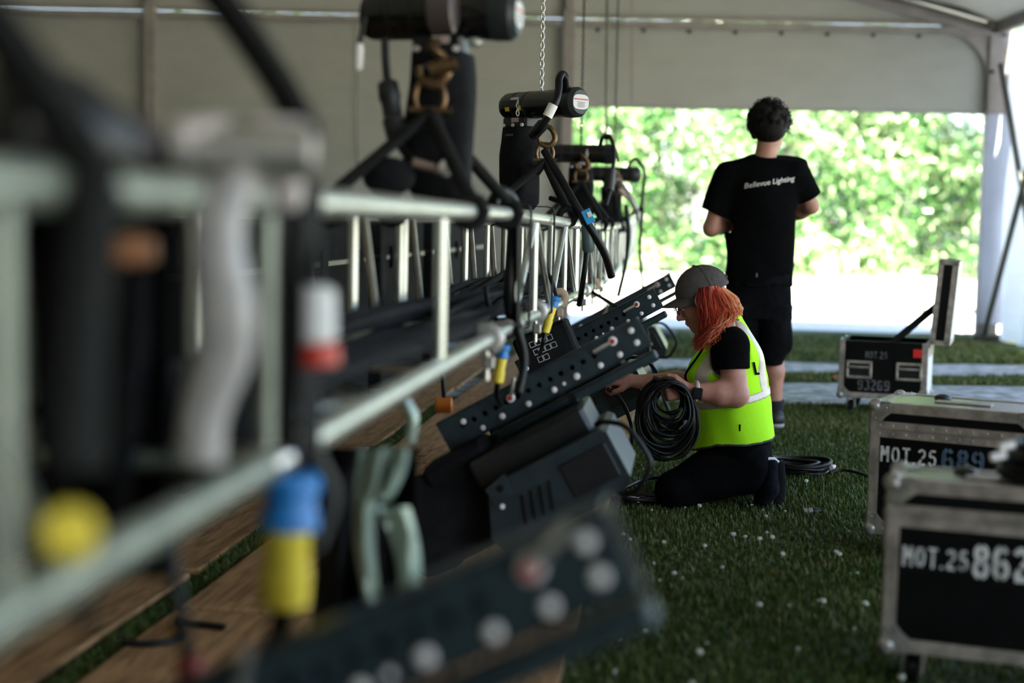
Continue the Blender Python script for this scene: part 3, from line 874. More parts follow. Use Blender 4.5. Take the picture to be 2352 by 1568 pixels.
# hoist cables
def cable(name, pts, r, parent=None, label=None, m=None, n=8, group=None, cat='cable'):
    o = MB().tube(smooth_path(pts, n), r, 8).build(name, m or M['rubber'], parent)
    if parent is None: tag(o, label, cat, group)
    return o
cable('power_cable', [P(1222, 312, 6.05), P(1240, 296, 6.0), P(1262, 262, 5.98), P(1277, 232, 5.98), P(1283, 205, 6.0), P(1284, 182, 6.02), P(1292, 170, 6.05), P(1300, 182, 6.06), P(1299, 205, 6.08), P(1290, 212, 6.1)], .016, r2)
MB().tube([P(1257, 268, 5.97), P(1271, 240, 5.97)], .021, 10).build('cable_gland', M['zinc'], r2)
MB().tube([P(1225, 310, 6.05), P(1247, 286, 6.0)], .026, 10).build('plug', M['black'], r2)
cable('power_cable', [P(1378, 336, 8.4), P(1384, 316, 8.38), P(1398, 312, 8.38), P(1408, 330, 8.38), P(1411, 352, 8.38), P(1408, 385, 8.38), P(1402, 430, 8.36), P(1392, 470, 8.34)], .012, r3)
cable('signal_cable', [P(1388, 318, 8.42), P(1404, 320, 8.4), P(1414, 345, 8.4), P(1420, 372, 8.4)], .008, r3)
MB().tube([P(1404, 388, 8.36), P(1398, 436, 8.34)], .03, 10).build('plug', M['black'], r3)
cable('power_cable', [P(1442, 385, 10.4), P(1458, 365, 10.4), P(1474, 380, 10.4), P(1480, 400, 10.4), P(1476, 450, 10.4), P(1470, 500, 10.4)], .013, r4)
cable('power_cable', [P(1425, 420, 10.35), P(1445, 450, 10.3), P(1462, 480, 10.3), P(1468, 510, 10.3)], .02, r4, m=M['alu_dull'])
MB().tube([P(1424, 436, 10.3), P(1442, 456, 10.3)], .018, 8).build('marker_sleeve', mat('pinkish_sleeve', (.5, .36, .34), .5), r4)
# hoist one: hanging plug and control lead
MB().lathe(P(985, 22, 3.50), P(1048, 20, 3.49), [(0, .045), (.1, .058), (.9, .058), (1, .045)], 20).build('clamp_ring', mat('mauve_grey_band', (.10, .075, .075), .4, .3), r1)
cable('power_cable', [P(884, 88, 3.55), P(886, 140, 3.55), P(890, 190, 3.55)], .010, r1)
MB().lathe(P(889, 185, 3.55), P(912, 325, 3.5), [(0, .012), (.06, .026), (.3, .028), (.34, .024), (.62, .024), (.66, .029), (.92, .025), (1, .012)], 14).build('plug', M['black'], r1)
cable('power_cable', [P(912, 322, 3.5), P(930, 352, 3.48), P(960, 378, 3.46), P(1000, 392, 3.45), P(1035, 408, 3.45)], .010, r1)
cable('control_lead', [P(838, 40, 3.5), P(830, 80, 3.5), P(824, 110, 3.5)], .007, r1)
MB().lathe(P(826, 100, 3.5), P(822, 160, 3.5), [(0, .008), (.2, .012), (.9, .011), (1, .007)], 10).build('connector', M['zinc'], r1)
MB().tube([P(985, 160, 3.45), P(1050, 146, 3.45)], .018, 8).build('shackle_pin', M['bronze'], r1)
MB().lathe(P(1075, 96, 3.5), P(1105, 98, 3.5), [(0, .006), (.3, .012), (.7, .012), (1, .006)], 10).build('cap_nut', M['alu'], r1)
MB().tube([P(948, 372, 3.4), P(1000, 386, 3.4), P(1030, 400, 3.4)], .011, 8).build('spansteel', mat('pink_brown_steel', (.42, .30, .26), .35, .6), r1)
MB().ball(P(1025, 385, 3.38), .020, 10, 7).build('ring_nut', M['zinc'], r1)
# the sling's folded end on the truss, left of hoist one
p = P(893, 405, 3.4)
tag(MB().ball(p, .055, 16, 10, (1.15, .8, .85)).build('sling_roll', M['black_cloth']), 'rolled black sling lying on the truss left of the nearest hoist', 'sling')
# ropes hanging at the far wall and a thin lead at the left
tag(MB().tube([P(1452, -30, 14.1), P(1450, 238, 14.1)], .010, 6).build('hanging_cord', M['frame']), 'thin cord hanging down the raised door flap', 'cord')
tag(MB().tube([P(820, 165, 3.5), P(819, 400, 3.5)], .0018, 6).build('pickle_lead', M['frame_dark']), 'thin lead hanging below the small connector of the nearest hoist', 'cable')
tag(MB().tube([P(1395, -20, 12.2), P(1392, 335, 12.2)], .013, 6).build('steel_wire_rope', M['chain_dark']), 'dark wire rope hanging beyond the third chain hoist', 'rope')

# ------------------------------------------------------------------ tilted light fixtures with perforated hanging bars
BT = math.radians(29.5)
def perforated(mb, L, Hh, th, holes, hr, ncell=16):
    """plate in the local xz plane, y from 0 to th, with round through-holes in a row of cells"""
    xs = [0.0]
    for h in holes: xs += [h - hr * 1.45, h + hr * 1.45]
    xs.append(L)
    z0, z1 = 0.0, Hh
    for i in range(0, len(xs) - 1, 2):       # solid stretches
        if xs[i + 1] > xs[i] + 1e-4: mb.box(((xs[i] + xs[i + 1]) / 2, th / 2, Hh / 2), (xs[i + 1] - xs[i], th, Hh))
    zc = Hh * .56
    for h in holes:
        a, b = h - hr * 1.45, h + hr * 1.45
        inner, outer = [], []
        for k in range(ncell):
            an = 2 * PI * (k + .5) / ncell
            dx, dz = math.cos(an), math.sin(an)
            inner.append((h + dx * hr, zc + dz * hr))
            t = min([(b - h) / abs(dx) if abs(dx) > 1e-6 else 9, ((z1 - zc) if dz > 0 else (zc - z0)) / abs(dz) if abs(dz) > 1e-6 else 9])
            outer.append((h + dx * t, zc + dz * t))
        # add the four corners into the outer ring by snapping nearest points
        for (qx, qz) in ((a, z0), (b, z0), (a, z1), (b, z1)):
            j = min(range(ncell), key=lambda j: (outer[j][0] - qx) ** 2 + (outer[j][1] - qz) ** 2); outer[j] = (qx, qz)
        vs = []
        for yy in (0, th):
            vs += [(x, yy, z) for x, z in inner] + [(x, yy, z) for x, z in outer]
        n = ncell; fs = []
        for k in range(n):
            l = (k + 1) % n
            fs += [(k, l, n + l, n + k), (2 * n + k, 3 * n + k, 3 * n + l, 2 * n + l), (k, 2 * n + k, 2 * n + l, l)]
        mb._add(vs, fs)

BL, BH = .70, .096
def fixture(y, label, dxr=.38, z=.775, tilt_=BT, lever=182):
    """root at the upper right end of the bar; local x runs down-left along the bar (negative), z square to it"""
    end = tp(y, dxr, z)
    m4 = Matrix.Translation(end) @ ROTT @ Matrix.Rotation(-tilt_, 4, 'Y')
    root = empty('light_fixture', mat4=m4, label=label, cat='stage light', group='tilted stage lights along the truss')
    O = Matrix.Translation((-BL, 0, -BH / 2))
    mb = MB()
    tmp = MB(); perforated(tmp, BL, BH, .006, [.075 + .038 * k for k in range(13)], .0088)
    mb._add([O @ Vector(v) for v in tmp.v], tmp.f)
    mb.build('perforated_bar', M['fixture'], root, local=True, sharp=30)
    # flanges and the rail below
    mb = MB().box((-BL / 2, .028, BH / 2 - .003), (BL, .056, .005)); mb.box((-BL / 2, .028, -BH / 2 + .003), (BL, .056, .005)); mb.build('bar_flange', M['fixture'], root, local=True)
    MB().box((-BL / 2, .058, 0), (BL, .005, BH)).build('bar_back', M['black'], root, local=True)
    MB().box((-BL / 2 + .01, .03, -BH / 2 - .03), (BL * .97, .05, .03), ch=.006).build('rail', M['fixture'], root, local=True)
    for (x, zz, r) in ((-.034, .022, .0085), (-.036, -.018, .0085), (-.098, -.026, .008), (-.165, -.028, .008), (-.245, -.024, .009), (-.325, -.028, .008), (-.29, -.026, .005), (-.415, -.030, .008), (-.505, -.026, .0085), (-.575, -.03, .007), (-.62, .015, .008)):
        MB().lathe((x, .002, zz), (x, -.007, zz), [(0, r * 1.15), (.3, r * 1.15), (.35, r), (.8, r * .95), (1, r * .6)], 14).build('bolt', M['zinc'], root, local=True)
    for (x, zz, ang) in ((-.098, .020, math.radians(lever)), (-.455, .012, math.radians(50))):
        q = MB().lathe((x, .002, zz), (x, -.016, zz), [(0, .014), (.6, .0135), (.65, .011), (1, .011)], 16).build('quick_release', M['zinc'], root, local=True)
        MB().lathe((x, -.016, zz), (x, -.021, zz), [(0, .0078), (.8, .0075), (1, .005)], 12).build('release_button', M['red'], q, local=True)
        e = (x + math.cos(ang) * .065, -.018, zz + math.sin(ang) * .065)
        MB().tube([(x, -.012, zz), ((x + e[0]) / 2, -.02, (zz + e[2]) / 2), e], [.006, .007, .0055], 8).build('lever', M['steel'], q, local=True)
    # body: base box with chamfered ends, vents, lid panel, corner plate
    z0, z1 = -.175, -.365
    x0, x1 = -.66, -.215
    ya, yb = -.25, .16
    poly = [(x0 + .02, z1), (x1 - .03, z1), (x1, z1 + .03), (x1, z0 - .015), (x1 - .015, z0), (x0 + .10, z0), (x0 + .06, z0 - .01), (x0, z1 + .05)]
    bd = MB().prism(poly, ya, yb); bd.build('base_housing', M['fixture'], root, local=True, sharp=20)
    MB().box(((x0 + x1) / 2 - .01, (ya + yb) / 2 + .03, z0 + .035), (x1 - x0 - .06, yb - ya - .09, .09), ch=.012).build('top_cover', M['black'], root, local=True)
    MB().box((x1 - .095, ya - .002, (z0 + z1) / 2 + .005), (.15, .008, .105), ch=.003).build('access_panel', M['black'], root, local=True)
    for k in range(4):
        xx = x0 + .125 + .030 * k
        pts = [(xx - .012, ya - .0005, z1 + .045), (xx + .002, ya - .0005, z1 + .085), (xx + .016, ya - .0005, z1 + .125)]
        MB().tube(smooth_path(pts, 4), .0105, 6, flat=.35).build('vent_slot', M['black_cloth'], root, local=True)
    MB().prism([(x0 + .055, z0 - .002), (x0 + .13, z0 + .015), (x0 + .115, z0 - .05), (x0 + .06, z0 - .06)], ya - .012, ya - .004).build('corner_plate', M['fixture'], root, local=True)
    MB().lathe((x0 + .095, ya - .011, z0 - .018), (x0 + .095, ya - .014, z0 - .018), [(0, .011), (1, .011)], 12).build('corner_hole', M['black_cloth'], root, local=True)
    MB().lathe((x0 + .075, ya - .002, z0 - .068), (x0 + .075, ya - .010, z0 - .068), [(0, .008), (.6, .008), (1, .005)], 10).build('screw', M['zinc'], root, local=True)
    # loop handle at the upper right end
    hp = [(x1 - .06, ya + .01, z1 + .005), (x1 - .01, ya - .03, z1 - .012), (x1 + .055, ya - .035, z1 + .025), (x1 + .075, ya - .03, z1 + .06), (x1 + .06, ya - .02, z0 - .03), (x1 + .01, ya + .005, z0 + .012), (x1 - .02, ya + .03, z0 + .015)]
    MB().tube(smooth_path(hp, 5), .0075, 8).build('carry_handle', M['rubber'], root, local=True)
    # struts from the rail to the housing
    for xx in (-.56, -.29):
        MB().box((xx, .03, (-BH / 2 - .03 + z0) / 2), (.035, .05, .13), ch=.005).build('hanging_bracket', M['black'], root, local=True)
    # lamp head: stubby barrel with a lens, turned down and back
    MB().lathe((x0 + .06, -.02, -.235), (x0 - .27, -.05, -.205), [(0, .09), (.08, .125), (.35, .135), (.6, .14), (.66, .150), (.95, .152), (1, .135)], 28).build('lamp_head', M['black_cloth'], root, local=True)
    MB().box((x0 - .02, -.03, -.10), (.22, .20, .10), ch=.02).build('yoke', M['black_cloth'], root, local=True)
    return root
fixture(1.47, 'nearest tilted stage light, strongly blurred perforated bar with pale bolts', dxr=.445, z=.760, tilt_=math.radians(26), lever=25)
fixture(4.27, 'second tilted stage light, blue-black with four vent slots and a carry handle')
fixture(6.25, 'third tilted stage light, its handle held by the kneeling person')
fixture(8.55, 'farthest tilted stage light, perforated bar ending at the grey cap', dxr=.42, z=.765)

# ------------------------------------------------------------------ connectors, drapes and cables around the truss
def connector(blue_a, blue_b, yel_b, r, label, cable_to=None):
    root = empty('power_connector', blue_a, label=label, cat='connector', group='blue and yellow power connectors')
    a, b, c = Vector(blue_a), Vector(blue_b), Vector(yel_b)
    MB().lathe(a, b, [(0, r * .6), (.08, r), (.35, r * 1.05), (.42, r * .85), (.55, r * .9), (.95, r * 1.08), (1, r * .8)], 14).build('collar', M['blue'], root)
    MB().lathe(b, c, [(0, r * .7), (.06, r * .82), (.5, r * .78), (.55, r * .9), (.95, r * .86), (1, r * .5)], 14).build('sleeve', M['yellow'], root)
    cable('lead', [a, a + Vector((-.02, .02, .06)), a + Vector((-.05, .05, .11)), a + Vector((-.06, .09, .16))], r * .42, root)
    if cable_to is not None: cable('lead', [c] + cable_to, r * .4, root)
    return root
connector(P(672, 1078, 1.78), P(664, 1215, 1.78), P(652, 1395, 1.78), .036, 'large blurred blue and yellow power connector below the truss', [P(640, 1450, 1.8), P(610, 1520, 1.9)])
connector(P(1158, 790, 4.15), P(1152, 822, 4.15), P(1143, 880, 4.15), .020, 'small blue and yellow power connector hanging above the second stage light', [P(1140, 905, 4.2), P(1150, 930, 4.3)])
connector(P(1278, 680, 5.2), P(1270, 704, 5.2), P(1252, 765, 5.2), .018, 'blue and yellow power connector hanging near the printed black box', [P(1246, 790, 5.2), P(1240, 815, 5.3)])
rt = empty('power_connector', P(156, 1222, 1.25), label='blurred yellow round power connector end at the lower left', cat='connector', group='blue and yellow power connectors')
MB().lathe(P(160, 1235, 1.14), P(156, 1221, 1.04), [(0, .016), (.1, .022), (.8, .022), (1, .017)], 16).build('sleeve', M['yellow'], rt)
cable('lead', [P(160, 1235, 1.14), P(150, 1260, 1.2), P(150, 1330, 1.22), P(200, 1430, 1.25)], .008, rt)
rt = empty('signal_connector', P(728, 700, 1.75), label='white and red blurred connector hanging inside the truss', cat='connector')
MB().lathe(P(722, 655, 1.75), P(724, 790, 1.75), [(0, .016), (.1, .026), (.9, .026), (1, .020)], 14).build('shell', M['white_tape'], rt)
MB().lathe(P(724, 788, 1.75), P(728, 842, 1.75), [(0, .024), (.2, .029), (.9, .029), (1, .020)], 14).build('ring', M['red'], rt)
cable('lead', [P(722, 658, 1.75), P(722, 610, 1.78), P(718, 540, 1.82), P(712, 470, 1.88)], .008, rt)
rt = empty('signal_connector', P(300, 575, 1.5), label='orange blurred connector at the upper left of the truss', cat='connector')
MB().lathe(P(300, 538, 1.5), P(302, 610, 1.5), [(0, .014), (.15, .026), (.85, .026), (1, .016)], 14).build('shell', mat('dull_orange', (.62, .25, .10), .5), rt)
cable('lead', [P(300, 548, 1.5), P(296, 505, 1.5), P(285, 460, 1.5)], .008, rt)
rt = empty('signal_connector', P(1018, 930, 4.6), label='bright orange plug hanging behind the second stage light bar', cat='connector')
MB().lathe(P(1000, 930, 4.6), P(1040, 930, 4.6), [(0, .020), (.1, .026), (.9, .026), (1, .020)], 14).build('shell', M['orange'], rt)
cable('lead', [P(1020, 915, 4.6), P(1018, 880, 4.6), P(1010, 800, 4.62), P(1003, 716, 4.65)], .008, rt)

# nearest bridle: two slings from a hoist above the frame, steel clamps on the chord
rt = empty('bridle_sling', P(330, 420, 1.42), label='dark blurred bridle sling rising from the truss at the upper left', cat='sling', group='slings of the hoist above the frame')
MB().tube(smooth_path([P(-120, -90, 1.10), P(40, 130, 1.12), P(150, 290, 1.14), P(225, 430, 1.14)], 6), .030, 10, flat=.7).build('strap', M['webbing'], rt)
MB().tube(smooth_path([P(225, 430, 1.14), P(205, 520, 1.13), P(180, 800, 1.12), P(170, 1080, 1.10)], 6), .032, 10, flat=.7).build('tail', M['webbing'], rt)
rt = empty('bridle_sling', P(690, 280, 1.75), label='dark blurred bridle sling above the pale clamp', cat='sling', group='slings of the hoist above the frame')
MB().tube(smooth_path([P(455, -70, 1.62), P(560, 70, 1.66), P(640, 190, 1.72), P(700, 300, 1.78)], 6), .026, 10, flat=.7).build('strap', M['webbing'], rt)
rt = empty('truss_clamp', P(560, 345, 1.52), label='pale blurred double steel clamp lying on the truss chord', cat='clamp')
M['pale_clamp'] = mat('pale_pinkish_steel', (.95, .84, .83), .40, .15, .05, 30)
MB().lathe(P(385, 345, 1.50), P(545, 338, 1.52), [(0, .018), (.1, .030), (.25, .034), (.75, .034), (.9, .030), (1, .026)], 16).build('clamp_jaw', M['pale_clamp'], rt)
MB().lathe(P(560, 340, 1.52), P(720, 347, 1.54), [(0, .026), (.12, .030), (.3, .034), (.8, .034), (.95, .028), (1, .014)], 16).build('clamp_jaw', M['pale_clamp'], rt)
MB().cyl(P(395, 345, 1.50), P(715, 350, 1.52), .030, 16).build('clamp_bolt', M['steel'], rt)
for q in (440, 650): MB().tube([P(q, 360, 1.53), P(q + 8, 420, 1.56), P(q + 12, 455, 1.6)], [.02, .018, .016], 8).build('clamp_leg', M['pale_clamp'], rt)
rt = empty('hoist_foot', P(60, 260, 1.36), label='dark blurred hoist housing at the upper left edge', cat='chain hoist')
MB().lathe(P(-40, 255, 1.30), P(300, 365, 1.40), [(0, .04), (.1, .062), (.55, .060), (.8, .045), (1, .02)], 18).build('housing', M['black'], rt)
MB().tube([P(200, 320, 1.36), P(300, 320, 1.45), P(360, 350, 1.55)], [.03, .026, .02], 8).build('arm', mat('dark_mauve_rubber', (.05, .042, .045), .6), rt)
# pale cable loom hanging in the truss
rt = empty('cable_loom', P(500, 470, 1.62), label='pale grey blurred bundle of cables hanging through the truss', cat='cable bundle')
M['pale_cable'] = mat('pale_grey_cable', (.40, .37, .365), .4, 0, .15, 20)
rl = random.Random(3)
for k in range(9):
    o = rl.uniform(-48, 48); yy = 1.47 + rl.uniform(-.03, .05)
    b_ = rl.uniform(.4, 1.3)
    pts = [P(560 + o * .4, 425, yy + .1), P(520 + o * .7, 440, yy + .02), P(495 + o, 560, yy), P(500 + o * 1.25 + 14 * b_, 700, yy), P(500 + o * 1.1 + 10 * b_, 820, yy), P(470 + o * .7, 950, yy), P(462 + o * .55, 1060, yy)]
    cable('cable', pts, rl.uniform(.014, .020), rt, m=M['pale_cable'])
MB().tube([P(430, 905, 1.6), P(505, 905, 1.6)], .033, 10).build('cable_tie', M['black'], rt)
# dark straps round the truss at its joints
rs_ = random.Random(12)
def strap(y, w_, label, hang=.0, slant=0.0):
    rt = empty('truss_strap', tp(y, .02, ZT), label=label, cat='strap', group='black straps wrapped round the truss')
    pts = []
    zt = ZT - (.03 if 6.4 < y < 12 else 0)
    for (dx, z) in ((.028, zt + .01), (.028, zt - CC * .5), (.028, zt - CC - .02), (0, zt - CC - .032), (-CC, zt - CC - .032), (-CC - .03, zt - CC), (-CC - .03, zt), (-CC, zt + .032), (0, zt + .032), (.022, zt + .026)):
        pts.append(tp(y + slant * (zt - z), dx, z))
    mb = MB()
    for i in range(len(pts)):
        a, b = pts[i], pts[(i + 1) % len(pts)]
        mid = (a + b) / 2; d = b - a; L = d.length
        if L < .004: continue
        X = d.normalized(); Yv = TD; Z = X.cross(Yv).normalized()
        R4 = Matrix((X, Yv, Z)).transposed().to_4x4()
        mb.box((0, 0, 0), (L + .003, w_, .004), Matrix.Translation(mid) @ R4)
    mb.build('band', M['webbing'], rt)
    if hang and y < 4.2: cable('tail', [tp(y, .03, zt - CC), tp(y + .02, .05, zt - CC - hang * .5), tp(y - .02, .04, zt - CC - hang)], .012, rt)
    return rt
for (y, w_, l, hg, sl) in ((1.80, .085, 'wide black strap round the truss beside the blurred white and red connector', .12, 0), (3.98, .075, 'black strap round the truss joint left of the white-labelled hoist', .18, .15), (4.30, .05, 'second black strap beside the truss joint left of the white-labelled hoist', .1, 0),
                           (5.05, .045, 'narrow black strap round the truss below the white-labelled hoist', .2, -.1), (6.55, .05, 'black strap round the truss beside the blue tape', .1, 0), (7.25, .045, 'black strap round the truss under the third hoist', .1, .1),
                           (7.8, .05, 'black strap round the truss just beyond the third hoist', .1, 0), (8.9, .06, 'black strap round the truss before the farthest hoist', .1, 0), (9.6, .05, 'black strap round the truss under the farthest hoist', .1, -.1), (10.8, .07, 'farthest black strap round the truss', .15, 0)):
    strap(y, w_, l, hg, sl)
# thick dark leads slung across the truss face
cable('heavy_lead', [P(1250, 345, 6.0), P(1285, 405, 5.95), P(1322, 470, 5.9), P(1360, 530, 5.9), P(1390, 585, 5.95), P(1405, 635, 6.0)], .017, None, 'thick black lead running down across the truss past the blue tape')
cable('heavy_lead', [P(1265, 455, 6.3), P(1300, 470, 6.2), P(1335, 500, 6.1), P(1348, 560, 6.1), P(1340, 640, 6.1), P(1330, 700, 6.2)], .012, None, 'black lead hanging from the truss top beside the blue tape')
cable('heavy_lead', [P(1130, 470, 3.9), P(1150, 440, 3.95), P(1180, 470, 4.0), P(1176, 560, 4.0), P(1170, 690, 4.0), P(1190, 760, 4.1)], .018, None, 'black lead looped over the truss joint')
cable('heavy_lead', [tp(10.4, .02, ZT), P(1472, 480, 10.3), P(1474, 500, 10.2), P(1470, 580, 10.2), P(1476, 660, 10.2), P(1484, 760, 10.2)], .012, None, 'thin black lead hanging at the far end of the truss')
cable('heavy_lead', [P(1438, 470, 9.8), P(1444, 540, 9.8), P(1436, 610, 9.8), P(1420, 680, 9.7)], .016, None, 'black lead hanging before the farthest strap')
cable('heavy_lead', [tp(7.35, .0, ZB - .05), P(1470, 740, 7.3), P(1488, 790, 7.2), P(1495, 830, 7.2), P(1512, 880, 7.2), P(1540, 950, 7.2), Vector((P(1570, 1012, 7.2).x, 7.2, .015))], .010, None, 'thin black lead looping down behind the coil')
cable('heavy_lead', [P(1395, 892, 5.7), P(1420, 910, 5.7), P(1440, 945, 5.68), P(1452, 990, 5.66), P(1448, 1040, 5.64), P(1438, 1100, 5.62), P(1420, 1146, 5.62)], .008, None, 'thin black lead dropping from the held stage light to the grass')

rt = empty('tape_flag', P(1350, 498, 5.85), label='bright blue tape flag on the lead crossing the truss', cat='tape')
MB().box((0, 0, 0), (.038, .006, .06), Matrix.Translation(P(1351, 497, 5.84)) @ Matrix.Rotation(-.45, 4, 'Y'), .002).build('tape', mat('cyan_blue_tape', (.02, .32, .72), .45), rt)
MB().box((0, 0, 0), (.018, .004, .022), Matrix.Translation(P(1354, 492, 5.835)) @ Matrix.Rotation(-.45, 4, 'Y')).build('white_patch', M['white_tape'], rt)
MB().lathe(P(1349, 512, 5.92), P(1352, 580, 5.92), [(0, .018), (.1, .026), (.9, .026), (1, .018)], 12).build('grey_sleeve', mat('teal_grey_sleeve', (.07, .11, .12), .4), rt)
# printed black distribution box under the truss
rt = empty('distribution_box', P(1250, 800, 5.45), label='small black box with a white printed grid below the truss', cat='box')
Mx = Matrix.Translation(P(1246, 800, 5.5)) @ ROTT @ Matrix.Rotation(-math.radians(24), 4, 'Y')
MB().box((.02, 0, 0), (.22, .16, .15), Mx, .01).build('housing', M['black_cloth'], rt)
for i in range(3):
    for k in range(4 if i != 2 else 2):
        c = Vector((-.02 + k * .024 + (i * .004), -.0815, .032 - i * .032))
        for (dx, dz, sx_, sz_) in ((0, .010, .020, .002), (0, -.010, .020, .002), (-.010, 0, .002, .020), (.010, 0, .002, .020)):
            MB().box(c + Vector((dx, 0, dz)), (sx_, .001, sz_), Mx).build('grid_print', M['white'], rt)
MB().lathe(Mx @ Vector((-.075, -.08, -.045)), Mx @ Vector((-.075, -.09, -.045)), [(0, .009), (.7, .009), (1, .006)], 12).build('screw', M['zinc'], rt)
# small clutter hung between the bars
M['tan'] = mat('tan_tag', (.45, .33, .22), .6)
for (yy, r, m_, l) in ((3.6, .030, M['alu_dull'], 'silver pipe clamp under the truss left of the second stage light'), (4.75, .028, M['alu_dull'], 'silver pipe clamp under the truss by the printed black box'), (5.6, .027, M['tan'], 'tan pipe clamp under the truss near the blue and yellow connector'),
                       (6.9, .027, M['alu'], 'pale pipe clamp under the truss above the held stage light'), (7.6, .027, M['tan'], 'tan pipe clamp under the truss beyond the held stage light'), (8.3, .027, M['alu'], 'pale pipe clamp under the truss near the farthest stage light')):
    zc_ = ZB - (.03 if yy > 6.4 else 0)
    c = tp(yy, 0, zc_)
    rt = empty('pipe_clamp', c, label=l, cat='clamp', group='pipe clamps on the lower truss chord')
    pts = [c + Vector((math.cos(a) * r, 0, math.sin(a) * r)) for a in [k * .62 - 1.2 for k in range(10)]]
    MB().tube(pts, .010, 8, flat=1.6).build('jaw', m_, rt)
    MB().cyl(c + Vector((0, 0, -r)), c + Vector((0, 0, -r - .075)), .007, 8).build('bolt', M['steel'], rt)
    MB().box(c + Vector((.005, 0, -r - .03)), (.030, .028, .034), ch=.005).build('clamp_block', m_, rt)
# black folded drape with a shiny pale-green lining below the nearer truss
rt = empty('folded_drape', P(820, 1240, 2.45), label='black folded drape with a glossy pale-green edge below the truss', cat='drape')
def ribbon(name, rows, m, parent, th=.006):
    """rows of points: a draped strip with thickness"""
    vs, fs = [], []
    n = len(rows[0]); R_ = len(rows)
    for s_ in (0, 1):
        for row in rows:
            for q in row: vs.append(Vector(q) + Vector((0, th * s_, 0)))
    N = n * R_
    for s_ in (0, 1):
        for i in range(R_ - 1):
            for k in range(n - 1): fs.append((s_ * N + i * n + k, s_ * N + i * n + k + 1, s_ * N + (i + 1) * n + k + 1, s_ * N + (i + 1) * n + k))
    for i in range(R_ - 1):
        for k in (0, n - 1): fs.append((i * n + k, (i + 1) * n + k, N + (i + 1) * n + k, N + i * n + k))
    mb = MB(); mb._add(vs, fs); return mb.build(name, m, parent, sharp=60)
rows = []
for i in range(13):
    v = i / 12; py = 1030 + 440 * v
    rows.append([P(745 - 30 * v + (215 + 25 * v) * k / 9, py, 2.62 + .05 * math.sin(k * 1.9 + v * 2) + .02 * math.sin(v * 7 + k)) for k in range(10)])
ribbon('black_cloth', rows, M['black_cloth'], rt, .012)
M['lining'] = mat('pale_green_glossy_lining', (.36, .45, .38), .28, .25, .2, 12)
for (x0, y0, x1, y1, wd, b_) in ((858, 1032, 858, 1390, 62, -22), (905, 1165, 935, 1405, 72, 18), (915, 1030, 880, 1150, 52, 10)):
    rows = []
    for i in range(9):
        v = i / 8; x = x0 + (x1 - x0) * v + b_ * math.sin(v * PI); y = y0 + (y1 - y0) * v; w_ = wd * (1 - .35 * v)
        rows.append([P(x - w_ / 2 + w_ * k / 4, y, 2.44 + .02 * math.sin(k * 1.5 + v * 3)) for k in range(5)])
    ribbon('lining_fold', rows, M['lining'], rt, .004)
MB().tube(smooth_path([P(930, 920, 3.0), P(948, 960, 3.0), P(942, 1015, 3.0)], 5), .013, 8).build('pull_strap', M['lining'], rt)
# black trunks that stand behind the truss
def trunk(y, label, w_=1.0, hz=1.06, dp=1.25, off=-1.70):
    o = Vector((line_x(y, off), y, .022))
    rt = empty('road_trunk', mat4=Matrix.Translation(o) @ ROTT, label=label, cat='trunk', group='black trunks behind the truss')
    MB().box((-w_ / 2, 0, .12 + (hz - .12) / 2), (w_, dp, hz - .12), ch=.012).build('body', M['black_cloth'], rt, local=True)
    MB().box((-w_ / 2, 0, hz - .20), (w_ + .012, dp + .012, .03), ch=.004).build('lid_seam', M['black'], rt, local=True)
    for yy in (-dp * .3, dp * .3):
        MB().box((.008, yy, hz - .2), (.02, .10, .12), ch=.004).build('latch', M['black_cloth'], rt, local=True)
    for xx in (-w_ + .12, -.12):
        for yy in (-dp / 2 + .12, dp / 2 - .12):
            q = MB().box((xx, yy, .10), (.08, .08, .05)); q.lathe((xx - .02, yy, .045), (xx + .02, yy, .045), [(0, .03), (.1, .045), (.9, .045), (1, .03)], 14)
            q.build('caster', M['rubber'], rt, local=True)
    return rt
tn = ['black cable trunk behind the truss, nearest the camera at the left edge', 'second black cable trunk behind the truss', 'third black cable trunk behind the truss', 'fourth black cable trunk behind the truss', 'fifth black cable trunk behind the truss, near its far end', 'sixth black cable trunk behind the far end of the truss']
for k in range(6): trunk(3.9 + 1.55 * k, tn[k], off=-1.70 if k else -1.85)

# black cloth hung inside the truss at the far left
rt = empty('black_drape', P(240, 500, 1.62), label='black blurred drape hanging inside the truss at the left', cat='drape')
rows = []
for i in range(13):
    v = i / 12; py = 445 + 880 * v
    rows.append([P(60 + 40 * v + (340 - 60 * v) * k / 11, py, 1.72 + .035 * math.sin(k * 1.4 + v * 2) + .02 * math.sin(v * 6 + k)) for k in range(12)])
ribbon('cloth', rows, M['black_cloth'], rt, .012)
rt = empty('black_drape', P(650, 500, 2.0), label='narrow dark drape beside the pale cable bundle', cat='drape')
rows = []
for i in range(13):
    v = i / 12; py = 480 + 560 * v
    rows.append([P(598 + 8 * math.sin(v * 4) + 88 * k / 7, py, 1.72 + .02 * math.sin(k * 1.4 + v * 2)) for k in range(8)])
ribbon('cloth', rows, mat('dark_mauve_cloth', (.030, .026, .030), .8, 0, .3, 14, .3, 60), rt, .012)

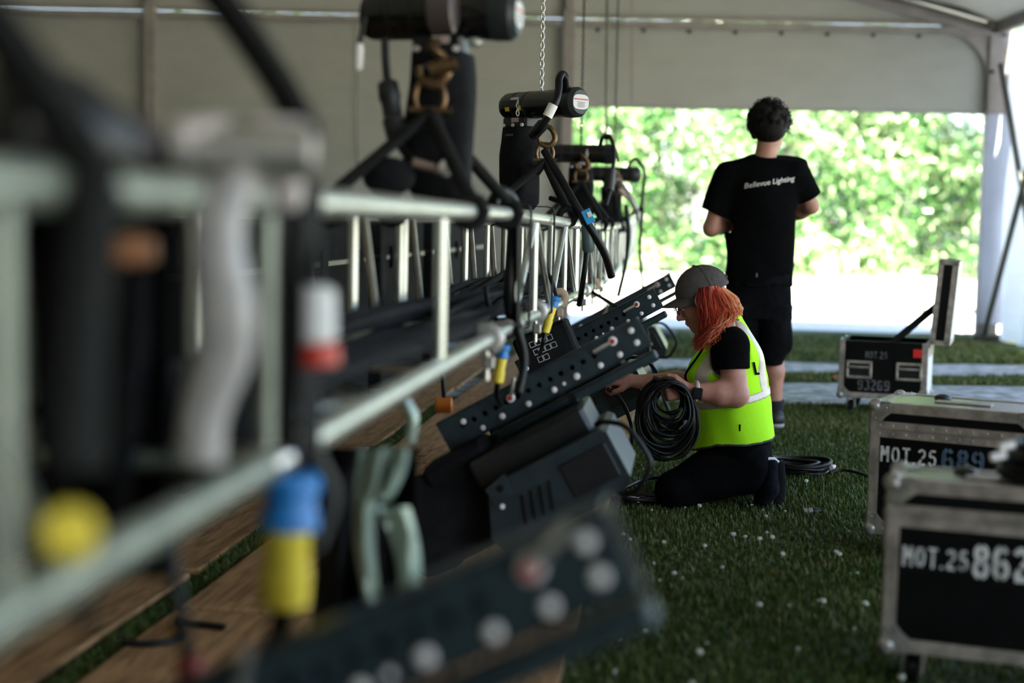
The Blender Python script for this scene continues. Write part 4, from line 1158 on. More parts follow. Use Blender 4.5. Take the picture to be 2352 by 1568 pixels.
# ------------------------------------------------------------------ stencilled markings
def arc(cx, cy, rx, ry, a0, a1, n=9):
    return [(cx + rx * math.cos(math.radians(a0 + (a1 - a0) * i / n)), cy + ry * math.sin(math.radians(a0 + (a1 - a0) * i / n))) for i in range(n + 1)]
def glyph(ch):
    """stencil strokes in a box 0..0.5 wide, 0..1 high, with bridges left open"""
    if ch == 'M': return [[(.06, 0), (.06, 1)], [(.10, .98), (.24, .42)], [(.28, .42), (.42, .98)], [(.46, 1), (.46, 0)]], .52
    if ch == 'O': return [arc(.25, .5, .19, .44, 98, 262, 12), arc(.25, .5, .19, .44, -82, 82, 12)], .5
    if ch == 'T': return [[(.02, .94), (.20, .94)], [(.30, .94), (.48, .94)], [(.25, 1), (.25, 0)]], .5
    if ch == '.': return [[(.06, .0), (.06, .13)]], .14
    if ch == '2': return [arc(.24, .74, .18, .20, 165, 20, 7) + [(.40, .62), (.26, .42)], [(.20, .34), (.07, .10)], [(.06, .06), (.44, .06)]], .48
    if ch == '5': return [[(.12, .94), (.42, .94)], [(.11, .88), (.09, .56)], [(.09, .53)] + arc(.23, .33, .19, .27, 100, -60, 8), arc(.23, .33, .19, .27, -90, -160, 5)], .48
    if ch == '6': return [arc(.25, .66, .18, .28, 30, 85, 4), arc(.25, .60, .19, .36, 100, 180, 5) + [(.06, .4)] + arc(.25, .30, .19, .24, 185, 260, 5), arc(.25, .30, .19, .24, -80, 80, 8), arc(.25, .30, .19, .24, 100, 160, 4)], .5
    if ch == '8': return [arc(.25, .74, .16, .20, 98, 262, 8), arc(.25, .74, .16, .20, -82, 82, 8), arc(.25, .27, .19, .23, 98, 262, 8), arc(.25, .27, .19, .23, -82, 82, 8)], .5
    if ch == '9': return [[(.5 - x, 1 - y) for x, y in s] for s in glyph('6')[0]], .5
    if ch == '3': return [arc(.23, .73, .18, .21, 150, -60, 9), arc(.23, .28, .20, .24, 62, -70, 8), arc(.23, .28, .20, .24, -95, -150, 4)], .48
    return [], .3
def stencil(text, size, sw=.16):
    """flat strokes in the xz plane, returned as list of (verts, faces) and width"""
    vs, fs, x = [], [], 0.0
    for ch in text:
        st, wd = glyph(ch)
        for s in st:
            n = len(s)
            b = len(vs)
            for i, (px, pz) in enumerate(s):
                ax, az = s[max(i - 1, 0)]; bx, bz = s[min(i + 1, n - 1)]
                t = Vector((bx - ax, bz - az)); t = t.normalized() if t.length else Vector((1, 0)); nx, nz = -t.y, t.x
                for sg in (-1, 1): vs.append(((x + px + nx * sw / 2 * sg) * size, 0, (pz + nz * sw / 2 * sg) * size))
            for i in range(n - 1): fs.append((b + 2 * i, b + 2 * i + 2, b + 2 * i + 3, b + 2 * i + 1))
        x += wd + .16
    return vs, fs, x * size
def put_stencil(text, size, x, z, y, m, parent, name='stencil_marking', sw=.16, sx=1.0, skew=0.0):
    vs, fs, wdt = stencil(text, size, sw)
    mb = MB(); n = len(vs)
    vv = [(x + v[0] * sx, y, z + v[2] + v[0] * skew) for v in vs]
    mb._add(vv + [(a, b + .0012, c) for a, b, c in vv], fs + [tuple(n + i for i in f)[::-1] for f in fs])
    o = mb.build(name, m, parent, local=True, smooth=False)
    return o, wdt * sx

M['case_alu'] = mat('scuffed_case_aluminium', (.40, .345, .305), .42, .35, .3, 22, rvar=.12)
M['case_corner'] = mat('case_corner_steel', (.42, .39, .36), .35, .5, .3, 30)
def edge_rail(mb, a, b, ox, oz, s=.028, t=.0035):
    """L angle along an edge: ox, oz are the inward directions of its two faces"""
    a, b, ox, oz = Vector(a), Vector(b), Vector(ox), Vector(oz)
    for d, n in ((ox, oz), (oz, ox)):
        q = [a - n * t, b - n * t, b - n * t + d * s, a - n * t + d * s]
        q2 = [p + n * (t * 1.1) for p in q]
        mb._add(q + q2, [(0, 1, 2, 3), (7, 6, 5, 4), (0, 4, 5, 1), (1, 5, 6, 2), (2, 6, 7, 3), (3, 7, 4, 0)])
def flight_case(corner, theta, w_, d_, h_, zc, label, lid_h=.085, open_lid=False, rail=.030):
    """corner: ground point under the front left edge; theta: clockwise turn"""
    rt = empty('flight_case', mat4=Matrix.Translation(Vector((corner[0], corner[1], 0))) @ Matrix.Rotation(-theta, 4, 'Z'), label=label, cat='flight case', group='black motor flight cases on the grass')
    z0, z1 = zc, zc + h_
    zl = z1 if open_lid else z1 - lid_h
    def shell(name, za, zb, parent, m):
        return MB().box((w_ / 2, d_ / 2, (za + zb) / 2), (w_ - .004, d_ - .004, zb - za - .002)).build(name, m, parent, local=True)
    if open_lid:
        mb = MB(); t = .012
        for (c, s) in (((w_ / 2, t / 2 + .002, (z0 + zl) / 2), (w_ - .004, t, zl - z0)), ((w_ / 2, d_ - t / 2 - .002, (z0 + zl) / 2), (w_ - .004, t, zl - z0)), ((t / 2 + .002, d_ / 2, (z0 + zl) / 2), (t, d_ - .004, zl - z0)), ((w_ - t / 2 - .002, d_ / 2, (z0 + zl) / 2), (t, d_ - .004, zl - z0)), ((w_ / 2, d_ / 2, z0 + t / 2), (w_ - .004, d_ - .004, t))):
            mb.box(c, s)
        body = mb.build('body', M['panel'], rt, local=True)
    else:
        body = shell('body', z0, zl, rt, M['panel'])
    X, Y, Z = Vector((1, 0, 0)), Vector((0, 1, 0)), Vector((0, 0, 1))
    def rails(za, zb, parent, top=True, bottom=True):
        for x in (0, w_):
            for y in (0, d_):
                mb = MB(); edge_rail(mb, (x, y, za), (x, y, zb), X if x == 0 else -X, Y if y == 0 else -Y, rail); mb.build('edge_rail', M['case_alu'], parent, local=True, smooth=False)
        for z, on in ((za, bottom), (zb, top)):
            if not on: continue
            for y in (0, d_):
                mb = MB(); edge_rail(mb, (0, y, z), (w_, y, z), Y if y == 0 else -Y, Z if z == za else -Z, rail); mb.build('edge_rail', M['case_alu'], parent, local=True, smooth=False)
            for x in (0, w_):
                mb = MB(); edge_rail(mb, (x, 0, z), (x, d_, z), X if x == 0 else -X, Z if z == za else -Z, rail); mb.build('edge_rail', M['case_alu'], parent, local=True, smooth=False)
    def corner_ball(x, y, z, parent):
        sx, sy = (1 if x == 0 else -1), (1 if y == 0 else -1); sz = 1 if z == z0 else -1
        mb = MB().ball((x + sx * .010, y + sy * .010, z + sz * .010), .024, 12, 8)
        # three-lobed plate
        for (u, v, n) in ((X * sx, Z * sz, Y * sy), (Y * sy, Z * sz, X * sx), (X * sx, Y * sy, Z * sz)):
            base = Vector((x, y, z)) - n * .006
            pts = [Vector((0, 0)), Vector((.062, 0)), Vector((.064, .03)), Vector((.045, .045)), Vector((.03, .064)), Vector((0, .062))]
            q = [base + u * p.x + v * p.y for p in pts]; q2 = [p + n * .006 for p in q]
            mb._add(q + q2, [tuple(range(6)), tuple(range(11, 5, -1))] + [(i, 6 + i, 6 + (i + 1) % 6, (i + 1) % 6) for i in range(6)])
            for p in (Vector((.05, .014)), Vector((.014, .05))):
                c = base + u * p.x + v * p.y; mb.ball(c, .0045, 6, 4)
        mb.build('corner_ball', M['case_corner'], parent, local=True)
    rails(z0, zl, rt, top=False)
    for x in (0, w_):
        for y in (0, d_): corner_ball(x, y, z0, rt)
    # double valance rail with rivets
    def valance(za, parent, hh):
        mb = MB()
        for (c, s) in (((w_ / 2, -.003, za), (w_, .006, hh)), ((w_ / 2, d_ + .003, za), (w_, .006, hh)), ((-.003, d_ / 2, za), (.006, d_, hh)), ((w_ + .003, d_ / 2, za), (.006, d_, hh))): mb.box(c, s)
        k = 0
        n = int(w_ / .042)
        for i in range(n):
            x = .03 + (w_ - .06) * i / (n - 1)
            for y, sg in ((-.006, -1), (d_ + .006, 1)): mb.ball((x, y, za), .0042, 6, 4, (1, .6, 1))
        n = int(d_ / .042)
        for i in range(n):
            y = .03 + (d_ - .06) * i / (n - 1)
            for x in (-.006, w_ + .006): mb.ball((x, y, za), .0042, 6, 4, (.6, 1, 1))
        mb.build('valance_rail', M['case_alu'], parent, local=True, smooth=True)
    if not open_lid:
        valance(zl - .0135, rt, .025)
        lid = shell('lid', zl, z1, rt, M['panel'])
        for o in (lid,):
            MB().box((w_ / 2, d_ / 2, z1), (w_ - .01, d_ - .01, .003)).build('lid_top', M['lid_top'], lid, local=True)
        valance(zl + .0135, lid, .025)
        rails(zl, z1, lid, bottom=False)
        for x in (0, w_):
            for y in (0, d_):
                corner_ball(x, y, z1, lid)
        # strap and plates on the top
        MB().box((w_ * .5, d_ * .45, z1 + .004), (w_ * .34, .05, .004)).build('top_plate', M['case_alu'], lid, local=True)
        MB().lathe((w_ * .32, d_ * .8, z1), (w_ * .32, d_ * .8, z1 + .016), [(0, .03), (.6, .026), (1, .012)], 12).build('stacking_cup', M['black'], lid, local=True)
    # butterfly latches on the sides, recessed handles
    for yy in (d_ * .28, d_ * .72):
        for x in (-.006, w_ + .006): MB().box((x, yy, zl - .04), (.012, .07, .09), ch=.003).build('latch', M['case_corner'], rt, local=True)
    for xx in (.07, w_ - .07):
        for yy in (.055, d_ - .055):
            c = empty('caster_pos', (0, 0, 0)) if False else None
            mb = MB().box((xx, yy, z0 - .004), (.085, .085, .008)); mb.box((xx - .022, yy, z0 - .035), (.005, .045, .06)); mb.box((xx + .022, yy, z0 - .035), (.005, .045, .06))
            ca = mb.build('caster', M['case_corner'], rt, local=True)
            MB().lathe((xx - .016, yy + .008, .040), (xx + .016, yy + .008, .040), [(0, .026), (.1, .039), (.9, .039), (1, .026)], 16).build('wheel', M['rubber'], ca, local=True)
    return rt
c1 = flight_case((P(2042, 1085, 3.34).x, 3.34), math.radians(20), .52, .21, .412, .095, 'nearest black flight case, stencilled MOT.25 862, with a cable coil on top')
put_stencil('MOT.25', .048, .040, .095 + .208, -.0045, M['white_stencil'], c1, sx=.90, sw=.14)
put_stencil('862', .078, .200, .095 + .196, -.0045, M['white_stencil'], c1, sx=.86, sw=.18)
c2 = flight_case((P(2003, 930, 4.67).x, 4.67), math.radians(30), .53, .32, .43, .095, 'middle black flight case, stencilled MOT.25 in white and 689 in blue')
put_stencil('MOT.25', .052, .036, .095 + .238, -.0045, M['white_stencil'], c2, sx=1.02, sw=.14)
put_stencil('689', .066, .236, .095 + .234, -.0045, M['blue_print'], c2, sx=1.08, sw=.18)
c3 = flight_case((P(1927, 860, 8.4).x, 8.4), math.radians(20), .50, .44, .335, .10, 'far black flight case with its lid open, marked 93269', open_lid=True)
put_stencil('MOT.25', .040, .15, .10 + .235, -.0045, M['grey_print'], c3, sx=.9, sw=.17)
put_stencil('93269', .062, .11, .10 + .045, -.0045, M['grey_print'], c3, sx=.95, sw=.17)
MB().box((.445, -.003, .10 + .275), (.048, .003, .048)).build('red_sticker', mat('bright_red_sticker', (.75, .02, .02), .5), c3, local=True)
for xx in (.115, .40):
    mb = MB()
    for (dx, dz, sx_, sz_) in ((0, .045, .15, .016), (0, -.045, .15, .016), (-.067, 0, .016, .106), (.067, 0, .016, .106)): mb.box((xx + dx, -.006, .10 + .165 + dz), (sx_, .012, sz_), ch=.003)
    hd = mb.build('recessed_handle', M['case_alu'], c3, local=True)
    MB().box((xx, -.003, .10 + .165), (.118, .004, .074)).build('dish', M['black'], hd, local=True)
    MB().tube([(xx - .055, -.012, .10 + .18), (xx + .055, -.012, .10 + .18)], .008, 8).build('grip', M['case_corner'], hd, local=True)
# the open lid, upright on its hinge along the right edge
lw, lh, lt = .44, .49, .105
lx = .50 + .01; lz = .10 + .335
tilt = Matrix.Translation((lx, 0, lz)) @ Matrix.Rotation(math.radians(4), 4, 'Y')
mb = MB()
mb.box((lt - .006, lw / 2, lh / 2), (.012, lw, lh), tilt); mb.box((lt / 2, .006, lh / 2), (lt, .012, lh), tilt); mb.box((lt / 2, lw - .006, lh / 2), (lt, .012, lh), tilt); mb.box((lt / 2, lw / 2, .006), (lt, lw, .012), tilt); mb.box((lt / 2, lw / 2, lh - .006), (lt, lw, .012), tilt)
lid = mb.build('lid', M['panel'], c3, local=True)
for (c, s) in (((.012, -.003, lh / 2), (.03, .006, lh)), ((lt - .012, -.003, lh / 2), (.032, .006, lh)), ((lt + .003, lw / 2, .015), (.006, lw, .03)), ((lt + .003, lw / 2, lh - .015), (.006, lw, .03)), ((lt + .003, .015, lh / 2), (.006, .03, lh)), ((lt + .003, lw - .015, lh / 2), (.006, .03, lh)), ((lt / 2, -.003, lh - .012), (lt, .006, .026)), ((lt / 2, -.003, .012), (lt, .006, .026))):
    MB().box(c, s, tilt).build('edge_rail', M['case_alu'], lid, local=True)
MB().box((lt + .002, lw / 2, lh / 2), (.004, lw - .05, lh - .05), tilt).build('lit_lid_panel', M['white_tape'], lid, local=True)  # white sheet stands for bright light on the lid's right side
st0 = Vector((.28, .05, lz - .02)); st1 = tilt @ Vector((.02, .05, lh * .47))
MB().box((0, 0, 0), ((st1 - st0).length, .008, .042), Matrix.Translation((st0 + st1) / 2) @ Matrix.Rotation(-math.atan2(st1.z - st0.z, st1.x - st0.x), 4, 'Y')).build('lid_strap', M['webbing'], lid, local=True)
MB().box((.50 + .002, .22, .10 + .167), (.004, .38, .27)).build('lit_side_panel', M['white_tape'], c3, local=True)  # white sheet painted for daylight falling on the case's right side

# ------------------------------------------------------------------ coils and small things
def coil(name, centre, n, r0, r1, h_, tube, label, seed, normal=(0, 0, 1), squash=1.0, tapes=0):
    rr = random.Random(seed)
    c = Vector(centre); nz = Vector(normal).normalized(); u, v = ortho(nz)
    rt = empty(name, c, label=label, cat='cable coil')
    for k in range(n):
        R_ = rr.uniform(r0, r1); ph = rr.uniform(0, 6.3); zz = h_ * (k + .5) / n; e = rr.uniform(.9, 1.05)
        off = u * rr.uniform(-.015, .015) + v * rr.uniform(-.015, .015)
        pts = [c + off + u * math.cos(a) * R_ + v * math.sin(a) * R_ * e * squash + nz * (zz + .006 * math.sin(2 * a + ph)) for a in [2 * PI * i / 36 for i in range(36)]]
        MB().tube(pts, tube, 7, closed=True).build('cable_turn', M['rubber'], rt)
    for k in range(tapes):
        a = -PI / 2 + .5 - 1.0 * k
        q = c + u * math.cos(a) * r1 + v * math.sin(a) * r1 * squash + nz * h_ * .7
        t = (-u * math.sin(a) + v * math.cos(a)).normalized()
        MB().tube([q - t * .022, q + t * .022], tube * 1.25, 8).build('tape_mark', mat('pink_white_tape', (.55, .47, .46), .5), rt)
    return rt
R3c = Matrix.Rotation(-math.radians(20), 3, 'Z')
cc_ = Vector((P(2042, 1085, 3.34).x, 3.34, 0)) + R3c @ Vector((.37, .105, 0))
coil('cable_coil', (cc_.x, cc_.y, .519), 11, .075, .125, .085, .0085, 'black cable coil lying on the nearest flight case', 5)
for (px, py, yy) in ((2296, 1022, 3.18), (2276, 1046, 3.16)):
    a, b = P(px, py + 5, yy), P(px + 34, py - 3, yy)
    MB().tube([a, b], .0095, 8).build('tape_mark', M['zinc'], bpy.data.objects['cable_coil'])
gc = P(1832, 1112, 6.25); coil('cable_coil', (gc.x, gc.y, .012), 9, .10, .155, .055, .0075, 'black cable coil lying on the grass right of the kneeling person', 8, tapes=2)
cable('ground_cable', [(P(1905, 1112, 6.2).x, 6.2, .02), (P(1935, 1102, 6.25).x, 6.22, .03), (P(1975, 1100, 6.2).x, 6.1, .03), (P(2010, 1105, 6.1).x, 5.9, .015)], .007, None, 'black cable on the grass running behind the middle flight case')
gp = lambda px, py: P(px, py, 3267 / ((py - 519) / 1.1))
def ground(px, py, z=.012):
    d = _f * FPX + _R * (px - CX) - _U * (py - CY); t = (z - HC) / d.z
    return Vector((d.x * t, d.y * t, z))
cable('ground_cable', [ground(1405, 1140, .02), ground(1440, 1118, .04), ground(1480, 1100, .05), ground(1520, 1098, .05), ground(1545, 1110, .03)], .008, None, 'black cable arching on the grass before the knee')
rt = empty('cable_tail', ground(1420, 1142), label='black cable ends with white tape lying between plywood and knee', cat='cable')
for k in range(6):
    a = ground(1398 + 4 * k, 1128 + 3 * k, .026); b = ground(1450, 1132 + 3 * k, .02 + .006 * (k % 3)); c = ground(1545, 1140 + 2 * k, .018)
    MB().tube(smooth_path([a, b, c], 6), .008, 7).build('cable', M['rubber'], rt)
MB().tube([ground(1406, 1130, .035), ground(1418, 1135, .035)], .012, 8).build('tape_mark', M['white_tape'], rt)
MB().tube([ground(1445, 1143, .03), ground(1467, 1148, .03)], .010, 8).build('tape_mark', M['white_tape'], rt)
rt = empty('cable_plug', ground(1860, 1174), label='small grey and black plug lying in the grass', cat='connector')
a, b = ground(1843, 1175, .016), ground(1866, 1174, .018); c = ground(1884, 1173, .018)
MB().lathe(a, b, [(0, .010), (.1, .015), (.45, .015), (.5, .012), (.6, .015), (1, .014)], 12).build('shell', M['alu_dull'], rt)
MB().lathe(b, c, [(0, .013), (.3, .014), (.9, .011), (1, .006)], 12).build('boot', M['rubber'], rt)
rt = empty('red_plug', ground(1917, 872), label='tiny red plug on the gravel left of the open flight case', cat='plug')
q = ground(1917, 872, .0)
MB().lathe(q, q + Vector((0, 0, .03)), [(0, .018), (.8, .017), (1, .010)], 12).build('housing', M['red'], rt)
cable('floor_cable', [ground(405, 1425, .03), ground(440, 1432, .03), ground(480, 1436, .03), ground(515, 1440, .03)], .010, None, 'short black cable end lying on the plywood')
cable('floor_cable', [ground(280, 1475, .03), ground(340, 1478, .03), ground(400, 1470, .03), ground(420, 1450, .03), ground(408, 1430, .03)], .009, None, 'black cable loop lying on the plywood at the lower left')
rt = empty('red_blurred_plug', P(440, 1530, 1.75), label='blurred red plug at the bottom edge left of the middle', cat='connector')
MB().lathe(P(432, 1505, 1.75), P(446, 1565, 1.75), [(0, .012), (.1, .02), (.9, .02), (1, .012)], 12).build('shell', mat('dull_red', (.35, .06, .05), .5), rt)
cable('lead', [P(430, 1508, 1.75), P(415, 1400, 1.75), P(395, 1290, 1.76), P(390, 1180, 1.78)], .009, rt)

cable('ground_cable', [ground(1478, 772, .03), ground(1500, 768, .06), ground(1525, 770, .05), ground(1550, 774, .03)], .05, None, 'dark blurred cable heap on the far grass behind the stage light bars')
# ------------------------------------------------------------------ smooth solid modelling for the people
class Field:
    """a distance field on a grid; shapes are blended in, then skinned into one continuous mesh"""
    def __init__(s, lo, hi, h):
        s.lo = np.array(lo, dtype=np.float64); s.h = h
        s.n = np.ceil((np.array(hi) - s.lo) / h).astype(int) + 1
        s.D = np.full(tuple(s.n), .5, dtype=np.float32)
    def _sub(s, lo, hi):
        a = np.clip(np.floor((np.array(lo) - s.lo) / s.h).astype(int), 0, s.n - 1); b = np.clip(np.ceil((np.array(hi) - s.lo) / s.h).astype(int) + 1, 1, s.n)
        sl = tuple(slice(a[i], b[i]) for i in range(3))
        g = [(s.lo[i] + s.h * np.arange(a[i], b[i])).astype(np.float32) for i in range(3)]
        return sl, g[0][:, None, None], g[1][None, :, None], g[2][None, None, :]
    def _mix(s, sl, d, k, op):
        A = s.D[sl]
        if op == 'add':
            if k > 0:
                hh = np.clip(.5 + .5 * (A - d) / k, 0, 1); s.D[sl] = A * (1 - hh) + d * hh - k * hh * (1 - hh)
            else: s.D[sl] = np.minimum(A, d)
        elif op == 'sub':
            d = -d
            if k > 0:
                hh = np.clip(.5 + .5 * (d - A) / k, 0, 1); s.D[sl] = A * (1 - hh) + d * hh + k * hh * (1 - hh)
            else: s.D[sl] = np.maximum(A, d)
    def cone(s, a, b, ra, rb, k=.02, flat=None, op='add'):
        """round cone; flat=(direction, factor) squashes across its axis"""
        a, b = np.array(a, dtype=np.float32), np.array(b, dtype=np.float32)
        r = max(ra, rb) * (max(1, flat[1]) if flat else 1) + k + 3 * s.h
        sl, X, Y, Z = s._sub(np.minimum(a, b) - r, np.maximum(a, b) + r)
        px, py, pz = X - a[0], Y - a[1], Z - a[2]
        ab = b - a; L2 = float((ab * ab).sum()) + 1e-12
        t = np.clip((px * ab[0] + py * ab[1] + pz * ab[2]) / L2, 0, 1)
        qx, qy, qz = px - t * ab[0], py - t * ab[1], pz - t * ab[2]
        if flat:
            n = np.array(Vector(flat[0]).normalized(), dtype=np.float32); g = 1.0 / flat[1] - 1.0
            dt = (qx * n[0] + qy * n[1] + qz * n[2]) * g
            qx, qy, qz = qx + dt * n[0], qy + dt * n[1], qz + dt * n[2]
        d = np.sqrt(qx * qx + qy * qy + qz * qz) - (ra + (rb - ra) * t)
        s._mix(sl, d, k, op); return s
    def ell(s, c, r, axes=None, k=.02, op='add'):
        c = np.array(c, dtype=np.float32); R = max(r) + k + 3 * s.h
        sl, X, Y, Z = s._sub(c - R, c + R)
        px, py, pz = X - c[0], Y - c[1], Z - c[2]
        ax = axes or ((1, 0, 0), (0, 1, 0), (0, 0, 1))
        q = 0; q2 = 0
        for i in range(3):
            e = np.array(Vector(ax[i]).normalized(), dtype=np.float32)
            u = px * e[0] + py * e[1] + pz * e[2]
            q = q + (u / r[i]) ** 2; q2 = q2 + (u / r[i] ** 2) ** 2
        k0 = np.sqrt(q); k1 = np.sqrt(q2) + 1e-9
        s._mix(sl, k0 * (k0 - 1) / k1, k, op); return s
    def loft(s, rows, k=.02, op='add', p=2.0, pad=0.0):
        """rows of (z, cx, cy, rx, ry): a trunk with changing elliptical sections"""
        R = np.array(sorted(rows), dtype=np.float64)
        m = max(R[:, 3].max(), R[:, 4].max()) + k + .05
        sl, X, Y, Z = s._sub((R[:, 1].min() - m, R[:, 2].min() - m, R[0, 0] - .05), (R[:, 1].max() + m, R[:, 2].max() + m, R[-1, 0] + .05))
        z = Z.ravel().astype(np.float64)
        # smooth interpolation through the rows
        f = lambda i: np.interp(z, R[:, 0], R[:, i])
        def sm(a):
            w = max(1, int(.02 / s.h)); kk = np.ones(2 * w + 1) / (2 * w + 1)
            return np.convolve(np.pad(a, w, mode='edge'), kk, 'valid')
        cx, cy, rx, ry = [sm(f(i)).astype(np.float32)[None, None, :] for i in (1, 2, 3, 4)]
        rx = np.maximum(rx + pad, .006); ry = np.maximum(ry + pad, .006)
        u, v = np.abs(X - cx) / rx, np.abs(Y - cy) / ry
        q = (u ** p + v ** p) ** (1 / p)
        d = (q - 1) * np.minimum(rx, ry)
        d = np.maximum(d, np.maximum(R[0, 0] - pad - Z, Z - R[-1, 0] - pad))
        s._mix(sl, d.astype(np.float32), k, op); return s
    def plane(s, p, n, k=0.0):
        """keep what lies behind the plane"""
        sl, X, Y, Z = s._sub(s.lo, s.lo + s.n * s.h)
        n = Vector(n).normalized()
        d = ((X - p[0]) * n.x + (Y - p[1]) * n.y + (Z - p[2]) * n.z).astype(np.float32)
        A = s.D[sl]
        if k > 0:
            hh = np.clip(.5 + .5 * (d - A) / k, 0, 1); s.D[sl] = A * (1 - hh) + d * hh + k * hh * (1 - hh)
        else: s.D = np.maximum(A, d)
        return s
    def wave(s, amp, freq, seed=0):
        """cloth wrinkles"""
        X = (s.lo[0] + s.h * np.arange(s.n[0]))[:, None, None]; Y = (s.lo[1] + s.h * np.arange(s.n[1]))[None, :, None]; Z = (s.lo[2] + s.h * np.arange(s.n[2]))[None, None, :]
        r = np.random.default_rng(seed); o = 0
        for i in range(5):
            d = r.normal(size=3); d /= np.linalg.norm(d); ph = r.uniform(0, 6.3); fr = freq * r.uniform(.6, 1.7)
            o = o + np.sin(fr * (d[0] * X + d[1] * Y + d[2] * Z) + ph + 1.5 * np.sin(fr * .4 * (d[1] * X - d[0] * Z) + 2 * ph))
        s.D = (s.D + amp * o / 2.2).astype(np.float32); return s
    def copy(s):
        o = Field.__new__(Field); o.lo, o.h, o.n, o.D = s.lo.copy(), s.h, s.n.copy(), s.D.copy(); return o
    def skin(s, smooth=1):
        D = s.D; S = D < 0
        c = np.zeros(tuple(s.n - 1), dtype=np.int8)
        for i in (0, 1):
            for j in (0, 1):
                for k in (0, 1): c += S[i:s.n[0] - 1 + i, j:s.n[1] - 1 + j, k:s.n[2] - 1 + k]
        act = (c > 0) & (c < 8)
        idx = np.argwhere(act); n = len(idx)
        gid = np.full(act.shape, -1, dtype=np.int32); gid[act] = np.arange(n)
        cor = [(i, j, k) for i in (0, 1) for j in (0, 1) for k in (0, 1)]
        val = {q: D[idx[:, 0] + q[0], idx[:, 1] + q[1], idx[:, 2] + q[2]] for q in cor}
        acc = np.zeros((n, 3)); cnt = np.zeros(n)
        for q in cor:
            for a in range(3):
                if q[a] == 0:
                    q2 = list(q); q2[a] = 1; v1, v2 = val[q], val[tuple(q2)]
                    m = (v1 < 0) != (v2 < 0)
                    t = np.where(m, v1 / np.where(m, v1 - v2, 1), 0)
                    for b in range(3): acc[:, b] += np.where(m, (t if b == a else q[b]), 0)
                    cnt += m
        V = (idx + acc / cnt[:, None]) * s.h + s.lo
        F = []
        for a in range(3):
            b, cc = (a + 1) % 3, (a + 2) % 3
            sl0 = [slice(None)] * 3; sl1 = [slice(None)] * 3
            sl0[a] = slice(0, -1); sl1[a] = slice(1, None)
            for t in (b, cc): sl0[t] = slice(1, -1); sl1[t] = slice(1, -1)
            S0, S1 = S[tuple(sl0)], S[tuple(sl1)]
            e = np.argwhere(S0 != S1); inside = S0[tuple(e.T)]
            off = np.zeros(3, dtype=int); off[b] = 1; off[cc] = 1
            e = e + off
            def g(db, dc):
                q = e.copy(); q[:, b] += db; q[:, cc] += dc; return gid[tuple(q.T)]
            quad = np.stack([g(-1, -1), g(0, -1), g(0, 0), g(-1, 0)], 1)
            quad[~inside] = quad[~inside][:, ::-1]
            F.append(quad)
        F = np.concatenate(F, 0)
        F = F[(F >= 0).all(1)]
        for _ in range(smooth):
            A = np.zeros_like(V); N = np.zeros(len(V))
            for i in range(4):
                for j in ((i + 1) % 4, (i + 3) % 4):
                    np.add.at(A, F[:, i], V[F[:, j]]); np.add.at(N, F[:, i], 1)
            V = V * .4 + (A / np.maximum(N, 1)[:, None]) * .6
        return V, F
    def build(s, name, mat_, parent, smooth=1):
        V, F = s.skin(smooth)
        return link_mesh(name, np_mesh(name, to_local(V, parent, False), F), mat_, parent)

def hand(fd, wrist, dirn, back, side, curl=(50, 60, 40), spread=.1, sc=1.0, thumb_curl=25, k=.006):
    """palm, four bent fingers of different length and a thumb from the side of the palm.
    dirn: towards the fingers; back: out of the back of the hand; side: towards the thumb"""
    d, b, t = Vector(dirn).normalized(), Vector(back).normalized(), Vector(side).normalized()
    w_ = Vector(wrist)
    fd.cone(w_, w_ + d * .03 * sc, .026 * sc, .030 * sc, .012, flat=(b, .72))
    kn = []
    for i, (off, L) in enumerate(((.030, .9), (.010, 1.0), (-.011, .94), (-.030, .76))):
        base = w_ + d * (.088 - .004 * abs(i - 1)) * sc + t * off * sc
        fd.cone(w_ + d * .02 * sc + t * off * .6 * sc, base, .017 * sc, .0125 * sc, .012)
        q, a = base, 0.0
        dd = (d + t * (off * spread * 8)).normalized()
        for j, ln in enumerate((.042, .026, .021)):
            a += math.radians(curl[j])
            e = q + (dd * math.cos(a) - b * math.sin(a)) * ln * L * sc
            fd.cone(q, e, (.0105 - .0012 * j) * sc, (.0095 - .0012 * j) * sc, k); q = e
        kn.append(base)
    q = w_ + d * .022 * sc + t * .026 * sc
    a = math.radians(thumb_curl)
    e1 = q + (d * .65 + t * .75 - b * .3).normalized() * .040 * sc
    fd.cone(q, e1, .015 * sc, .012 * sc, .012)
    e2 = e1 + (d * math.cos(a) + t * .25 - b * math.sin(a)).normalized() * .030 * sc
    fd.cone(e1, e2, .0115 * sc, .0105 * sc, k)
    e3 = e2 + (d * math.cos(2 * a) - b * math.sin(2 * a) - t * .15).normalized() * .024 * sc
    fd.cone(e2, e3, .0105 * sc, .0085 * sc, k)
    return kn

